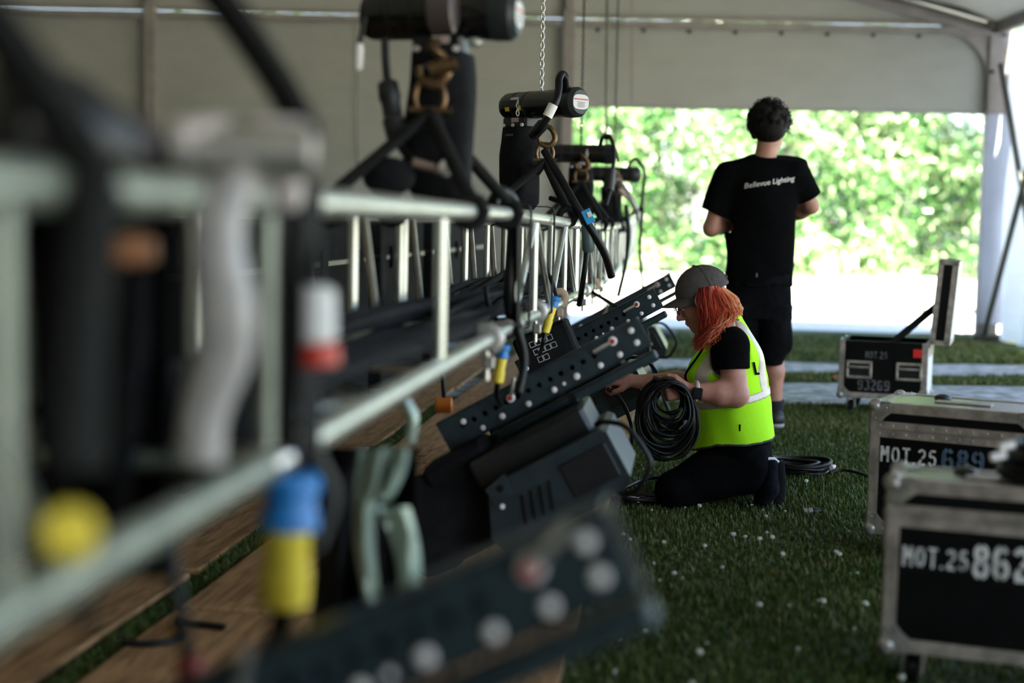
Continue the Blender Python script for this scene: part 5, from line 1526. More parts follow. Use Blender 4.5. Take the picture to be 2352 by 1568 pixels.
def head_shape(fd, c, F, U, S, sc=1.0):
    """skull, jaw, brow, nose, lips, ears about the head's centre"""
    c, F, U, S = Vector(c), Vector(F).normalized(), Vector(U).normalized(), Vector(S).normalized()
    at = lambda f, u, s_=0.0: c + (F * f + U * u + S * s_) * sc
    ax = (F, S, U); m = lambda *r: tuple(x * sc for x in r)
    fd.ell(at(-.014, .028), m(.094, .077, .088), ax, .01)
    fd.ell(at(.030, -.028), m(.058, .062, .082), ax, .03)
    fd.ell(at(.030, -.070), m(.050, .050, .038), ax, .03)
    fd.ell(at(.062, -.094), m(.022, .026, .018), ax, .022)
    fd.ell(at(.070, .030), m(.022, .050, .014), ax, .02)
    for sg in (-1, 1):
        fd.ell(at(.064, -.022, .034 * sg), m(.022, .020, .020), ax, .02)
        fd.ell(at(-.008, -.008, .078 * sg), m(.020, .009, .031), ax, .006)
        fd.ell(at(.094, .010, .031 * sg), m(.012, .015, .010), ax, .008, 'sub')
        fd.ell(at(.083, .010, .031 * sg), m(.012, .013, .011), ax, .004)
        fd.ell(at(.097, -.034, .011 * sg), m(.010, .009, .008), ax, .006)
    fd.cone(at(.088, .016), at(.112, -.026), .0085 * sc, .012 * sc, .012)
    fd.ell(at(.087, -.056), m(.013, .024, .007), ax, .006); fd.ell(at(.083, -.067), m(.012, .021, .007), ax, .006)
    return at

M['skin'] = mat('skin', (.46, .22, .15), .5, 0, .10, 25, .12, 350)
M['skin2'] = mat('skin_rosy', (.50, .23, .17), .5, 0, .12, 25, .12, 350)
for q in ('skin', 'skin2'):
    b_ = M[q].node_tree.nodes['Principled BSDF']; b_.inputs['Subsurface Weight'].default_value = .15; b_.inputs['Subsurface Radius'].default_value = (.012, .005, .003); b_.inputs['Subsurface Scale'].default_value = .6
M['tee'] = mat('black_cotton', (.0035, .0035, .004), 1.0, 0, .2, 30, .2, 400, spec=.04)
M['shorts'] = mat('black_twill', (.0045, .0045, .0055), .95, 0, .3, 25, .25, 300, spec=.06)
M['hair_dark'] = mat('dark_brown_hair', (.0055, .004, .0035), .65, 0, .3, 60, .4, 200, spec=.2)
M['shoe'] = mat('black_leather', (.012, .012, .014), .5, 0, .3, 40, .3, 150)
M['sole'] = mat('pale_rubber_sole', (.38, .38, .37), .6, 0, .1, 40)
M['sock'] = mat('black_sock', (.010, .010, .012), .9, 0, .3, 60)

# ------------------------------------------------------------------ the standing person, seen from behind
MY = 7.72
def m_(px, py, dy=0.0): return P(px, py, MY + dy)
gm = m_(1750, 985); gz = 0.0
man = empty('person', (gm.x, MY, 0), label='standing person seen from behind in a black T-shirt and black shorts', cat='person')
bd = Field((m_(1600, 985).x - .05, MY - .25, .0), (m_(1900, 200).x + .05, MY + .50, 1.83), .0062)
hc = m_(1768, 296, .03)
HF = Vector((.22, .94, -.30)).normalized(); HS = HF.cross(Vector((-.12, 0, 1))).normalized(); HU = HS.cross(HF).normalized()
hat = head_shape(bd, hc, HF, HU, HS, 1.0)
bd.cone(m_(1756, 372, 0), m_(1766, 318, .01), .060, .056, .03)
# trunk under the shirt
trunk_rows = []
for (py, xl, xr, ry, dy) in ((372, 1722, 1792, .075, .0), (385, 1692, 1822, .095, .0), (405, 1674, 1836, .110, .0), (440, 1672, 1832, .118, .01), (500, 1668, 1826, .115, .01), (560, 1668, 1824, .110, .01), (610, 1668, 1822, .112, .0), (650, 1664, 1820, .118, .0), (690, 1662, 1818, .118, .0)):
    a, b = m_(xl, py, dy), m_(xr, py, dy); trunk_rows.append(((a.z + b.z) / 2, (a.x + b.x) / 2, MY + dy, (b.x - a.x) / 2 - .012, ry - .012))
bd.loft(trunk_rows, .03, pad=-.02)
# arms
shL, elL, wrL = m_(1668, 402), m_(1634, 524, .02), m_(1712, 505, .27)
shR, elR, wrR = m_(1822, 380), m_(1862, 472, .06), m_(1800, 505, .29)
bd.cone(shL.lerp(elL, .12), elL, .046, .042, .03); bd.cone(elL, elL.lerp(wrL, .35), .043, .044, .02); bd.cone(elL.lerp(wrL, .35), wrL, .044, .027, .02)
bd.cone(shR.lerp(elR, .12), elR, .046, .042, .03); bd.cone(elR, elR.lerp(wrR, .35), .043, .044, .02); bd.cone(elR.lerp(wrR, .35), wrR, .044, .027, .02)
hand(bd, wrL, Vector((.75, .45, .25)), Vector((-.3, .9, -.3)), Vector((-.1, -.2, .95)), (35, 45, 30))
hand(bd, wrR, Vector((-.75, .45, .25)), Vector((.3, .9, -.3)), Vector((.1, -.2, .95)), (35, 45, 30))
# legs
hipL, knL, anL = m_(1706, 690), m_(1708, 800, -.01), m_(1712, 948, -.02)
hipR, knR, anR = m_(1778, 690), m_(1776, 800, .0), m_(1779, 948, .0)
for hp, kn, an in ((hipL, knL, anL), (hipR, knR, anR)):
    bd.cone(hp, kn, .082, .060, .03); bd.cone(kn, kn.lerp(an, .35) + Vector((0, -.012, 0)), .057, .055, .02); bd.cone(kn.lerp(an, .35) + Vector((0, -.012, 0)), an, .055, .036, .02)
    bd.cone(an, an + Vector((0, .12, -.055)), .038, .030, .02)
bd.build('body', M['skin'], man)
# shirt
tee = Field((m_(1590, 985).x, MY - .25, m_(1750, 668).z), (m_(1905, 200).x, MY + .25, m_(1750, 340).z), .0065)
tee.loft([r for r in trunk_rows if r[0] > m_(1740, 655).z], .02, pad=.016)
zneck = m_(1756, 362).z
cuL, cuR = m_(1637, 488, .015), m_(1860, 452, .045)
tee.cone(shL + Vector((0, 0, -.01)), cuL + (cuL - shL) * .2, .074, .066, .05); tee.cone(shR + Vector((0, 0, -.012)), cuR + (cuR - shR) * .2, .074, .064, .05)
tee.cone(m_(1756, 385), m_(1757, 366), .09, .066, .04)
tee.cone(m_(1735, 385), shL + Vector((.02, 0, .012)), .075, .066, .03, flat=((0, 1, 0), 1.15)); tee.cone(m_(1780, 380), shR + Vector((-.01, 0, .004)), .072, .070, .03, flat=((0, 1, 0), 1.15))
tee.cone(m_(1742, 430, -.01), m_(1758, 470, -.01), .13, .13, .06, flat=((0, 1, 0), .8))

tee.wave(.0035, 26, 3)
# cut the cuffs and the neck
def cut_cap(fd, p, n, reach):
    sl, X, Y, Z = fd._sub((p[0] - reach, p[1] - reach, p[2] - reach), (p[0] + reach, p[1] + reach, p[2] + reach))
    n = Vector(n).normalized()
    d = ((X - p[0]) * n.x + (Y - p[1]) * n.y + (Z - p[2]) * n.z).astype(np.float32)
    fd.D[sl] = np.maximum(fd.D[sl], d)
cut_cap(tee, cuL, (cuL - shL) + Vector((-.02, 0, 0)), .10); cut_cap(tee, cuR, (cuR - shR), .085)
tee.plane(m_(1756, 357), (0.06, -.25, 1))
tshirt = tee.build('t_shirt', M['tee'], man)
# shorts with flaring legs and a back pocket
sh = Field((m_(1640, 985).x, MY - .25, m_(1750, 845).z - .05), (m_(1845, 600).x, MY + .25, m_(1750, 618).z), .0065)
rows = []
for (py, xl, xr, ry) in ((626, 1672, 1818, .108), (650, 1668, 1816, .116), (700, 1661, 1818, .124), (730, 1658, 1818, .122)):
    a, b = m_(xl, py), m_(xr, py); rows.append(((a.z + b.z) / 2, (a.x + b.x) / 2, MY, (b.x - a.x) / 2, ry))
sh.loft(rows, .02, p=2.4)
for (x0, x1, x2, x3) in ((1658, 1742, 1674, 1738), (1734, 1817, 1744, 1795)):
    rows = []
    for (py, a, b, ry) in ((700, x0, x1, .118), (760, x0 + 1, x1 - 1, .112), (800, x0 + 2, x1 - 3, .106), (834, x2, x3, .092)):
        p0, p1 = m_(a, py), m_(b, py); rows.append((p0.z, (p0.x + p1.x) / 2, MY, (p1.x - p0.x) / 2, ry))
    sh.loft(rows, .015, p=2.3)
pk = m_(1806, 775); sh.ell(pk, (.030, .08, .085), None, .02)
sh.wave(.003, 24, 8)
sh.build('shorts', M['shorts'], man)
for (px, py) in ((1735, 655), (1795, 655)):
    a = m_(px, py, -.135)
    MB().box((a.x, a.y, a.z), (.10, .008, .012), ch=.003).build('pocket_flap', M['shorts'], man)
MB().cyl(m_(1738, 636, -.13), m_(1738, 627, -.128), .004, 6).build('belt_tag', M['grey_print'], man)
# socks, shoes
for an, sg in ((anL, -1), (anR, 1)):
    MB().lathe(an + Vector((0, 0, .075)), an + Vector((0, .01, -.03)), [(0, .047), (.1, .050), (.8, .047), (1, .05)], 18).build('sock', M['sock'], man)
    f = Field((an.x - .09, an.y - .13, .0), (an.x + .09, an.y + .26, an.z + .05), .006)
    f.cone((an.x, an.y - .035, .055), (an.x + sg * .01, an.y + .16, .042), .046, .040, .03, flat=((0, 0, 1), .95)); f.cone((an.x, an.y - .01, .05), (an.x, an.y, an.z - .01), .048, .045, .03)
    f.plane((0, 0, .014), (0, 0, -1))
    sho = f.build('shoe', M['shoe'], man)
    f = Field((an.x - .09, an.y - .13, -.01), (an.x + .09, an.y + .26, .06), .006)
    f.cone((an.x, an.y - .04, .03), (an.x + sg * .01, an.y + .165, .03), .049, .043, .02); f.plane((0, 0, .030), (0, 0, 1)); f.plane((0, 0, .004), (0, 0, -1))
    f.build('sole', M['sole'], sho)
# hair: a cap of curls
hf = Field(tuple(hc - Vector((.17, .17, .16))), tuple(hc + Vector((.17, .17, .20))), .005)
hf.ell(hat(-.022, .036), (.112, .104, .108), (HF, HS, HU), .01); hf.ell(hat(-.055, -.035), (.062, .082, .062), (HF, HS, HU), .03)
rr = random.Random(2)
for k in range(130):
    a, z = rr.uniform(0, 6.283), rr.uniform(-.55, 1)
    d = Vector((math.sqrt(1 - z * z) * math.cos(a), math.sqrt(1 - z * z) * math.sin(a), z))
    if d.x > .45 and d.z < .55: continue
    q = hat(-.022 + d.x * .106, .036 + d.z * .106, d.y * .102)
    hf.ell(q, (rr.uniform(.012, .024),) * 3, None, .008)
hf.ell(hat(.085, -.04), (.075, .085, .07), (HF, HS, HU), .01, 'sub')
hf.build('hair', M['hair_dark'], man)
mb = MB()
for k in range(170):
    a, z = rr.uniform(0, 6.283), rr.uniform(-.5, 1)
    d = Vector((math.sqrt(1 - z * z) * math.cos(a), math.sqrt(1 - z * z) * math.sin(a), z))
    if d.x > .5 and d.z < .6: continue
    q = hat(-.022 + d.x * .118, .036 + d.z * .118, d.y * .112); n = (q - hc).normalized()
    u, v = ortho(n); ph = rr.uniform(0, 6.3); R_ = rr.uniform(.006, .011)
    mb.tube([q + n * (-.008 + .005 * i) + (u * math.cos(ph + i * 1.1) + v * math.sin(ph + i * 1.1)) * R_ for i in range(6)], [.0034, .0034, .003, .0026, .002, .001], 4)
mb.build('curls', M['hair_dark'], bpy.data.objects['hair'])
# spectacles
gl = MB()
for sg in (-1, 1):
    c = hat(.112, .008, .033 * sg)
    gl.tube([c + HS * math.cos(a) * .025 + HU * math.sin(a) * .020 for a in [2 * PI * i / 16 for i in range(16)]], .0018, 6, closed=True)
    gl.tube([hat(.110, .012, .058 * sg), hat(.04, .012, .080 * sg), hat(-.02, .004, .083 * sg)], .0018, 6)
gl.tube([hat(.115, .010, -.009), hat(.118, .012, 0), hat(.115, .010, .009)], .0018, 6)
gl.build('spectacles', M['steel'], man)
# phone held in front
ph = empty('phone', (wrL + wrR) / 2, label='dark phone held before the standing person', cat='phone')
pm = (wrL + wrR) / 2 + Vector((-.01, .10, .05))
MB().box((0, 0, 0), (.075, .009, .150), Matrix.Translation(pm) @ Matrix.Rotation(.7, 4, 'X'), .003).build('case', M['black_gloss'], ph)
# lettering across the shoulders
def text_on(surface, txt, p0, right, up, size, depth_dir, m, parent, name='lettering', lift=.0015, extra=0.0, thick=0.0):
    cu = bpy.data.curves.new(name, 'FONT'); cu.body = txt; cu.size = size; cu.resolution_u = 3; cu.offset = thick
    ob = bpy.data.objects.new(name + '_tmp', cu); COL.objects.link(ob)
    bpy.context.view_layer.update()
    me = bpy.data.meshes.new_from_object(ob.evaluated_get(bpy.context.evaluated_depsgraph_get()))
    bpy.data.objects.remove(ob); bpy.data.curves.remove(cu)
    bm = bmesh.new(); bm.from_mesh(me); bmesh.ops.triangulate(bm, faces=bm.faces)
    bmesh.ops.subdivide_edges(bm, edges=[e for e in bm.edges if e.calc_length() > .02], cuts=1); bm.to_mesh(me); bm.free()
    tree = BVHTree.FromObject(surface, bpy.context.evaluated_depsgraph_get())
    W = WM[surface.name]; Wi = W.inverted()
    right, up, dd = Vector(right).normalized(), Vector(up).normalized(), Vector(depth_dir).normalized()
    for v in me.vertices:
        q = Vector(p0) + right * v.co.x + up * v.co.y
        o = q - dd * .6
        loc, nr, ix, ds = tree.ray_cast(Wi @ o, dd)
        v.co = (W @ loc - dd * lift) if loc is not None else q
    Pi = WM[parent.name].inverted()
    for v in me.vertices: v.co = Pi @ v.co
    me.name = name
    return link_mesh(name, me, m, parent)
bpy.context.view_layer.update()
ta, tb = m_(1702, 434), m_(1822, 415)
text_on(tshirt, 'Bellevue Lighting', ta, tb - ta, (0.10, 0, 1), .0405, (0, 1, 0), M['white'], man, lift=.003, thick=.0004)
# ------------------------------------------------------------------ the kneeling person in the lime vest
WYY = 5.58
def k_(px, py, dy=0.0): return P(px, py, WYY + dy)
wom = empty('person', (k_(1660, 1160).x, WYY, 0), label='kneeling person in a lime safety vest and grey cap with red hair', cat='person')
F2 = lambda lo, hi, h: Field(lo, hi, h)
xa, xb = k_(1395, 900).x, k_(1800, 900).x
WHC = k_(1612, 691, .0)                      # head centre
WF = Vector((-.90, -.03, -.43)).normalized(); WS = WF.cross(Vector((0, 0, 1))).normalized(); WU = WS.cross(WF).normalized()
bd = Field((xa, WYY - .30, 0), (xb, WYY + .48, 1.0), .0058)
wat = head_shape(bd, WHC, WF, WU, WS, .98)
bd.cone(k_(1660, 760), k_(1630, 722), .050, .050, .03)
def rows_of(tab, pad=0.0):
    out = []
    for (py, xl, xr, ry) in tab:
        a, b = k_(xl, py), k_(xr, py); out.append(((a.z + b.z) / 2, (a.x + b.x) / 2, WYY, max((b.x - a.x) / 2 + pad, .008), max(ry + pad, .008)))
    return out
TORSO = ((718, 1666, 1694, .055), (735, 1652, 1706, .105), (752, 1643, 1715, .145), (772, 1634, 1724, .172), (800, 1616, 1738, .172), (830, 1596, 1750, .165), (862, 1582, 1761, .160), (895, 1592, 1758, .158), (925, 1599, 1764, .164), (960, 1602, 1769, .176), (1000, 1598, 1773, .186), (1040, 1594, 1776, .188))
bd.loft(rows_of(TORSO[:-2], -.032), .03)
# near (left) arm: elbow down and back, fist on the coil
shN, elN, wrN = k_(1676, 785, -.165), k_(1690, 906, -.205), k_(1588, 897, -.215)
bd.cone(shN.lerp(elN, .3), elN, .050, .048, .03); bd.cone(elN, elN.lerp(wrN, .35), .047, .046, .02); bd.cone(elN.lerp(wrN, .35), wrN, .046, .029, .02)
hand(bd, k_(1584, 897, -.215), Vector((-1, -.05, .0)), Vector((.0, -.95, .25)), Vector((-.15, -.1, .95)), (75, 85, 50), sc=.98)
# far (right) arm, reaching to the fixture's handle
shF, elF, wrF = k_(1668, 790, .165), k_(1600, 880, .24), k_(1462, 876, .16)
bd.cone(shF.lerp(elF, .3), elF, .050, .047, .03); bd.cone(elF, elF.lerp(wrF, .35), .046, .045, .02); bd.cone(elF.lerp(wrF, .35), wrF, .045, .028, .02)
hand(bd, k_(1456, 874, .155), Vector((-1, -.02, .12)), Vector((.1, -.5, .85)), Vector((-.1, -.85, -.5)), (45, 60, 40), sc=.98)
# thighs, shins, feet inside the trousers
for dy in (-.095, .11):
    bd.cone(k_(1705, 1040, dy), k_(1555, 1122, dy), .075, .055, .03); bd.cone(k_(1560, 1122, dy), k_(1720, 1105, dy), .040, .030, .03); bd.cone(k_(1752, 1075, dy), k_(1760, 1145, dy), .036, .03, .02)
bd.build('body', M['skin2'], wom)
eye_m = mat('dark_eye', (.02, .015, .012), .2)
for sg in (-1, 1):
    MB().ball(wat(.0835, .010, .031 * sg), .0115, 10, 8).build('eye', M['white_tape'], wom)
    MB().ball(wat(.0915, .008, .031 * sg), .0055, 8, 6).build('iris', eye_m, wom)
# T-shirt with the near and far sleeve
te = Field((k_(1560, 900).x, WYY - .33, k_(1660, 1040).z), (k_(1800, 900).x, WYY + .33, k_(1660, 728).z), .006)
te.loft(rows_of(TORSO, -.008), .02)
slN, slF = k_(1680, 848, -.190), k_(1640, 835, .20)
te.cone(k_(1678, 797, -.155), slN + (slN - shN) * .3, .077, .069, .03); te.cone(k_(1670, 790, .15), slF + (slF - shF) * .3, .080, .068, .03)
te.cone(k_(1668, 765), k_(1648, 738), .072, .060, .03)
te.wave(.0025, 30, 4)
cut_cap(te, slN, Vector((.05, -.12, -1)), .105); cut_cap(te, slF, (slF - shF), .10)
te.build('t_shirt', M['tee'], wom)
# vest
def vest_mat():
    m, nt, b = new_mat('lime_mesh_vest')
    L = nt.links.new
    tc = nt.nodes.new('ShaderNodeTexCoord'); mp = nt.nodes.new('ShaderNodeMapping'); mp.inputs['Rotation'].default_value = (0, math.radians(45), 0)
    vo = nt.nodes.new('ShaderNodeTexVoronoi'); vo.inputs['Scale'].default_value = 150; vo.inputs['Randomness'].default_value = .15
    rp = nt.nodes.new('ShaderNodeValToRGB'); rp.color_ramp.elements[0].color = (.28, .62, .006, 1); rp.color_ramp.elements[1].color = (.52, 1.12, .014, 1)
    rp.color_ramp.elements[0].position = .08; rp.color_ramp.elements[1].position = .28
    bp = nt.nodes.new('ShaderNodeBump'); bp.inputs['Strength'].default_value = .3; bp.inputs['Distance'].default_value = .002
    L(tc.outputs['Object'], mp.inputs[0]); L(mp.outputs[0], vo.inputs['Vector']); L(vo.outputs['Distance'], rp.inputs[0]); L(rp.outputs[0], b.inputs['Base Color'])
    L(vo.outputs['Distance'], bp.inputs['Height']); L(bp.outputs[0], b.inputs['Normal'])
    b.inputs['Roughness'].default_value = .75; b.inputs['Specular IOR Level'].default_value = .2
    return m
M['vest'] = vest_mat()
M['vest_trim'] = mat('grey_vest_binding', (.06, .065, .07), .8)
M['reflective'] = mat('pale_reflective_tape', (.62, .545, .48), .35, .15, .08, 60, .15, 120)
ZHEM = k_(1660, 1010).z
VT = TORSO
ve = Field((k_(1560, 900).x, WYY - .30, k_(1660, 1045).z), (k_(1805, 900).x, WYY + .30, k_(1660, 722).z), .0052)
ve.loft(rows_of(VT, .010), .015)
ve.wave(.0042, 24, 9)
# hem: level behind, dipping towards the front
hp0, hp1 = k_(1776, 1000), k_(1640, 1006)
hx = [k_(1580, 1040).x, k_(1602, 1022).x, k_(1633, 1008).x, k_(1700, 1006).x, k_(1790, 999).x]; hz = [k_(1580, 1040).z, k_(1602, 1022).z, k_(1633, 1008).z, k_(1700, 1006).z, k_(1790, 999).z]
_X = ve.lo[0] + ve.h * np.arange(ve.n[0]); _Z = ve.lo[2] + ve.h * np.arange(ve.n[2])
hem_d = (np.interp(_X, hx, hz)[:, None, None] - _Z[None, None, :]).astype(np.float32)
ve.D = np.maximum(ve.D, hem_d)
solid = ve.copy()
# arm holes, neck opening
for dy in (-1, 1):
    c = k_(1673, 812, dy * .20)
    ve.ell(c, (.084, .125, .116), None, .012, 'sub')
ve.cone(k_(1600, 745), k_(1655, 725), .080, .050, .01, op='sub')
vest = ve.build('safety_vest', M['vest'], wom)
def shell_band(base, fn, name, m, lift=.0035):
    b = base.copy(); b.D = b.D - lift
    X = (b.lo[0] + b.h * np.arange(b.n[0]))[:, None, None]; Y = (b.lo[1] + b.h * np.arange(b.n[1]))[None, :, None]; Z = (b.lo[2] + b.h * np.arange(b.n[2]))[None, None, :]
    d = fn(X, Y, Z).astype(np.float32)
    b.D = np.maximum(b.D, d)
    return b.build(name, m, vest)
zb0, zb1 = k_(1766, 893).z, k_(1605, 925).z; xb0, xb1 = k_(1766, 893).x, k_(1605, 925).x
sl_ = (zb0 - zb1) / (xb0 - xb1)
def level(X, Z): return (Z - (zb0 + (X - xb0) * sl_)) / math.sqrt(1 + sl_ * sl_)
zmid = k_(1700, 900).z
shell_band(ve, lambda X, Y, Z: np.abs(level(X, Z)) - .0165 + 0 * Y, 'reflective_band', M['reflective'])
xm_ = k_(1678, 800).x
for sg in (-1, 1):
    shell_band(ve, lambda X, Y, Z: np.maximum(np.maximum(np.abs(Y - (WYY + sg * (.098 + .02 * np.clip((Z - zmid) * 3, 0, 1)))) - .024, (xm_ - X)), -level(X, Z)), 'reflective_strip', M['reflective'])
    shell_band(ve, lambda X, Y, Z: np.maximum(np.maximum(np.abs(Y - (WYY + sg * .118)) - .022, (X - xm_)), -level(X, Z)), 'reflective_strip', M['reflective'])
# binding along the hem and the front edge, seam, tag
hemf = lambda X, Z: ((X - hp1.x) * ((hp0.z - hp1.z)) - (Z - hp1.z) * (hp0.x - hp1.x)) / math.hypot(hp0.z - hp1.z, hp0.x - hp1.x)
shell_band(ve, lambda X, Y, Z: -hem_d - .008 + 0 * Y, 'hem_binding', M['vest_trim'], .0025)
MB().tube(smooth_path([k_(1634, 778, -.085), k_(1618, 796, -.075), k_(1600, 822, -.06), k_(1583, 845, -.05), k_(1574, 864, -.045), k_(1580, 885, -.04), k_(1592, 920, -.03)], 5), .0045, 7).build('front_edge', M['tee'], vest)
MB().box((0, 0, 0), (.006, .004, .032), Matrix.Translation(k_(1699, 984, -.188))).build('seam_tag', M['tee'], vest)
# black print on the back of the vest
bpy.context.view_layer.update()
q0 = k_(1738, 864, -.2)
pr = text_on(vest, 'L', q0, Vector((1, 0, 0)), (-.30, 0, 1), .075, Vector((0, 1, 0)), M['tee'], vest, name='back_print', lift=.005, thick=.0012)
# trousers
tr = Field((k_(1500, 1100).x, WYY - .30, -.005), (k_(1800, 1100).x, WYY + .32, k_(1660, 985).z), .0062)
tr.loft(rows_of(((990, 1612, 1758, .150), (1030, 1612, 1762, .158), (1050, 1640, 1764, .160))), .03)
for dy in (-.095, .11):
    tr.cone(k_(1706, 1042, dy * .85), k_(1552, 1122, dy), .098, .074, .03); tr.cone(k_(1552, 1126, dy), k_(1552, 1150, dy), .062, .05, .04)
    tr.cone(k_(1550, 1128, dy), k_(1722, 1105, dy), .066, .052, .03); tr.cone(k_(1722, 1060, dy), k_(1738, 1078, dy), .06, .045, .04)
tr.plane((0, 0, .004), (0, 0, -1)); tr.wave(.003, 26, 15)
tr.plane((0, 0, .004), (0, 0, -1))
tr.build('trousers', M['shorts'], wom)
# shoes: toes on the ground, soles turned back
for dy, nm in ((-.095, 1), (.11, 2)):
    f = Field(tuple(k_(1722, 1175, dy - .09)), tuple(k_(1800, 1040, dy + .09)), .0055)
    f.lo[2] = -.01; f = Field((k_(1715, 1100).x, WYY + dy - .08, -.01), (k_(1805, 1100).x, WYY + dy + .08, k_(1760, 1035).z), .0055)
    f.cone(k_(1766, 1066, dy), k_(1764, 1120, dy), .036, .040, .02, flat=((0, 1, 0), 1.12)); f.cone(k_(1764, 1120, dy), k_(1752, 1148, dy), .042, .036, .02, flat=((0, 1, 0), 1.15))
    f.plane((0, 0, .004), (0, 0, -1))
    sho = f.build('shoe', mat('blue_black_canvas', (.006, .007, .011), .9, 0, .3, 40, .3, 200, spec=.1), wom)
    MB().tube([k_(1747, 1062, dy), k_(1762, 1053, dy - .035), k_(1778, 1053, dy - .02), k_(1788, 1062, dy)], .006, 7).build('heel_trim', M['white_tape'], sho)
    MB().tube([k_(1790, 1060, dy), k_(1792, 1105, dy), k_(1789, 1148, dy), k_(1780, 1160, dy)], [.008, .010, .010, .007], 8, flat=2.4).build('sole', M['black_cloth'], sho)
# cap: crown, brim, button, strap
M['cap'] = mat('grey_brown_cap', (.085, .072, .070), .85, 0, .15, 60, .35, 350, spec=.2)
WF2 = Vector((-.93, -.02, -.36)).normalized(); WU2 = WS.cross(WF2).normalized()
ca = lambda f, u, s_=0.0: WHC + WF2 * f + WU2 * u + WS * s_
cf = Field(tuple(WHC - Vector((.20, .16, .10))), tuple(WHC + Vector((.16, .16, .20))), .0045)
cf.ell(ca(-.016, .040), (.108, .092, .098), (WF2, WS, WU2), 0)
cf.plane(ca(0, .030), -WU2)
inner = Field(tuple(WHC - Vector((.20, .16, .10))), tuple(WHC + Vector((.16, .16, .20))), .0045)
inner.ell(ca(-.016, .036), (.100, .084, .090), (WF2, WS, WU2), 0)
cf.D = np.maximum(cf.D, -inner.D)
capo = cf.build('cap', M['cap'], wom)
vs, fs = [], []
nu, nv = 16, 9
for side in (0, 1):
    for i in range(nu + 1):
        a = -1.15 + 2.3 * i / nu
        for j in range(nv + 1):
            t = j / nv
            base = Vector((math.cos(a) * .100 - .016, math.sin(a) * .086))
            ext = .072 * max(0.0, math.cos(a * 1.25)) ** .7
            f_, s_ = base.x + ext * t, base.y * (1 + .04 * t)
            u_ = .040 - .012 * t - .030 * (s_ / .09) ** 2 * (.3 + .7 * t) + .0045 * side
            vs.append(ca(f_, u_, s_))
N = (nu + 1) * (nv + 1)
for side in (0, 1):
    for i in range(nu):
        for j in range(nv):
            q = [side * N + i * (nv + 1) + j, side * N + (i + 1) * (nv + 1) + j, side * N + (i + 1) * (nv + 1) + j + 1, side * N + i * (nv + 1) + j + 1]
            fs.append(tuple(q if side else q[::-1]))
for i in range(nu): fs.append((i * (nv + 1) + nv, (i + 1) * (nv + 1) + nv, N + (i + 1) * (nv + 1) + nv, N + i * (nv + 1) + nv))
mb = MB(); mb._add(vs, fs); mb.build('brim', M['cap'], capo, sharp=60)
MB().ball(ca(-.016, .140), .008, 8, 6, (1, 1, .6)).build('button', M['cap'], capo)
MB().tube([ca(-.118, .055, -.028), ca(-.121, .062, -.014), ca(-.122, .064, 0), ca(-.121, .062, .014), ca(-.118, .055, .028)], .004, 6).build('rear_strap', mat('red_brown_strap', (.16, .03, .025), .7), capo)
for k in range(6):
    a = k * PI / 3 + .3
    pts = [ca(-.016 + math.cos(a) * .109 * math.cos(b), .040 + .0985 * math.sin(b), math.sin(a) * .093 * math.cos(b)) for b in [i * .25 for i in range(7)]]
    MB().tube(pts, .0012, 5).build('panel_seam', M['cap'], capo)
# spectacles
gl = MB()
for sg in (-1, 1):
    c = wat(.108, .008, .032 * sg)
    gl.tube([c + WS * math.cos(a) * .023 + WU * math.sin(a) * .018 for a in [2 * PI * i / 16 for i in range(16)]], .0016, 6, closed=True)
    gl.tube([wat(.106, .010, .055 * sg), wat(.04, .012, .078 * sg), wat(-.01, .006, .082 * sg)], .0017, 6)
gl.tube([wat(.112, .010, -.009), wat(.116, .012, 0), wat(.112, .010, .009)], .0016, 6)
gl.build('spectacles', M['black'], wom)
# hair: red at the face, lighter and more orange towards the tips behind
def hair_mat():
    m, nt, b = new_mat('red_orange_hair')
    L = nt.links.new
    at = nt.nodes.new('ShaderNodeAttribute'); at.attribute_name = 'tint'
    rp = nt.nodes.new('ShaderNodeValToRGB'); e = rp.color_ramp.elements
    e[0].position = .0; e[0].color = (.16, .010, .006, 1); e[1].position = 1.0; e[1].color = (.72, .40, .18, 1)
    e2 = e.new(.35); e2.color = (.55, .050, .024, 1); e3 = e.new(.68); e3.color = (.60, .15, .06, 1)
    L(at.outputs['Fac'], rp.inputs[0]); L(rp.outputs[0], b.inputs['Base Color'])
    b.inputs['Roughness'].default_value = .42; b.inputs['Specular IOR Level'].default_value = .5
    return m
M['hair_red'] = hair_mat()
G = [(((1600, 664), (1600, 700), (1611, 745), (1600, 792)), (-.080, -.098, -.112, -.130), 0.0),
     (((1611, 660), (1613, 705), (1621, 752), (1607, 795)), (-.088, -.108, -.125, -.150), .14),
     (((1624, 658), (1630, 705), (1636, 748), (1622, 790)), (-.092, -.115, -.140, -.185), .28),
     (((1637, 657), (1650, 700), (1656, 740), (1640, 775)), (-.090, -.120, -.150, -.215), .44),
     (((1648, 657), (1672, 697), (1680, 728), (1664, 752)), (-.075, -.105, -.130, -.160), .64),
     (((1657, 658), (1684, 693), (1690, 720), (1676, 740)), (-.045, -.065, -.075, -.080), .78),
     (((1662, 660), (1692, 690), (1698, 715), (1690, 730)), (.0, .0, .0, .0), .90)]
mb = MB(); tints = []
rh = random.Random(6)
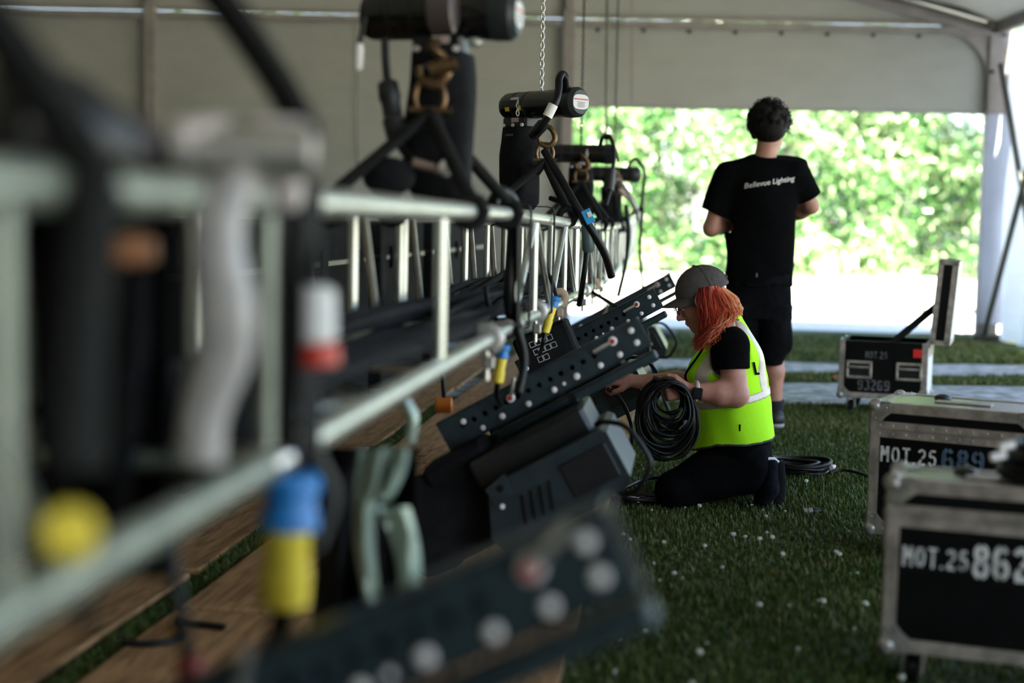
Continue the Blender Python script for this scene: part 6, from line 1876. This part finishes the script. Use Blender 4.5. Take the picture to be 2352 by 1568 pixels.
def strand(g, dyshift, r0):
    t = min(max(g, 0), len(G) - 1.001); i = int(t); f = t - i
    pts = []
    for j in range(4):
        a, b = G[i][0][j], G[i + 1][0][j]; dy = G[i][1][j] * (1 - f) + G[i + 1][1][j] * f
        jx = rh.uniform(-6, 6) * (.3 + j * .55); jy = rh.uniform(-6, 5) * j * .9
        pts.append(k_(a[0] * (1 - f) + b[0] * f + jx, a[1] * (1 - f) + b[1] * f + jy, (dy + rh.uniform(-.012, .012)) * dyshift + rh.uniform(0, .03)))
    ph, amp = rh.uniform(0, 6.3), rh.uniform(.004, .012)
    sp = smooth_path(pts, 5)
    for q in range(len(sp)):
        w_ = q / (len(sp) - 1)
        sp[q] = sp[q] + Vector((math.sin(ph + w_ * 9), math.cos(ph * 1.7 + w_ * 8), 0)) * amp * w_
    n0 = len(mb.v)
    rad = [r0 * (1 - .75 * (q / (len(sp) - 1)) ** 2) for q in range(len(sp))]
    mb.tube(sp, rad, 4); tj = rh.gauss(0, .2)
    c = G[i][2] * (1 - f) + G[i + 1][2] * f
    for q in range(len(sp)):
        for _ in range(4): tints.append(min(1, max(0, c + tj + .22 * (q / (len(sp) - 1) - .4))))
for _ in range(900): strand(rh.uniform(0, 5.99), 1, rh.uniform(.0012, .0034))
for _ in range(70): strand(rh.uniform(0, 5.99), 1.12, rh.uniform(.0008, .0014))
for _ in range(300): strand(rh.uniform(0, 5.99), -1, rh.uniform(.0016, .0040))
hme = mb.mesh('hair', wom, sharp=60)
a_ = hme.attributes.new('tint', 'FLOAT', 'POINT'); a_.data.foreach_set('value', np.array(tints, dtype=np.float32))
hair = link_mesh('hair', hme, M['hair_red'], wom)
# wrist watch
wd = (wrN - elN).normalized(); wc = wrN.lerp(elN, .10)
u, v = ortho(wd)
MB().tube([wc + u * math.cos(a) * .036 + v * math.sin(a) * .033 for a in [2 * PI * i / 20 for i in range(20)]], .009, 8, closed=True, flat=1.0).build('watch_strap', mat('pale_pink_strap', (.62, .48, .44), .6), wom)
MB().box((0, 0, 0), (.040, .012, .044), Matrix.Translation(wc + Vector((0, -.040, -.004))) @ Matrix.Rotation(.12, 4, 'Y'), .004).build('watch_face', M['black_gloss'], wom)
# ------------------------------------------------------------------ the cable coil in the near hand
top = k_(1540, 884, -.235)
coilr = empty('cable_coil', top, label='black cable coil hanging from the kneeling person\'s hand', cat='cable coil')
rh = random.Random(9)
for k in range(36):
    t = (k + .5) / 36
    ry = .060 + .088 * t ** .8; rx = .050 + .066 * t ** .9
    cx = 1540 - 6 * t + rh.uniform(-8, 8); dyy = -.235 + rh.uniform(-.03, .05) - .02 * math.sin(t * 5)
    c0 = k_(cx, 876 + rh.uniform(-6, 8), dyy) - Vector((0, 0, ry))
    ph = rh.uniform(0, 6.3); tw = rh.uniform(-.25, .25)
    pts = []
    for i in range(34):
        a = 2 * PI * i / 34
        x_, z_ = math.sin(a) * rx, math.cos(a) * ry
        pts.append(c0 + Vector((x_ + tw * .15 * z_, x_ * tw + .012 * math.sin(2 * a + ph), z_ + .006 * math.sin(3 * a + ph))))
    MB().tube(pts, .0048, 7, closed=True).build('cable_turn', M['rubber'], coilr)
MB().tube([k_(1500, 868, -.25), k_(1512, 872, -.255)], .010, 8).build('cable_tie', M['black_gloss'], coilr)
MB().tube([k_(1574, 965, -.27), k_(1573, 985, -.27)], .007, 8).build('tape_mark', mat('blue_white_tape', (.35, .42, .55), .5), coilr)
cable('tail', [k_(1500, 874, -.24), k_(1482, 890, -.23), k_(1468, 915, -.22), k_(1464, 950, -.22), k_(1466, 985, -.21)], .0065, coilr)
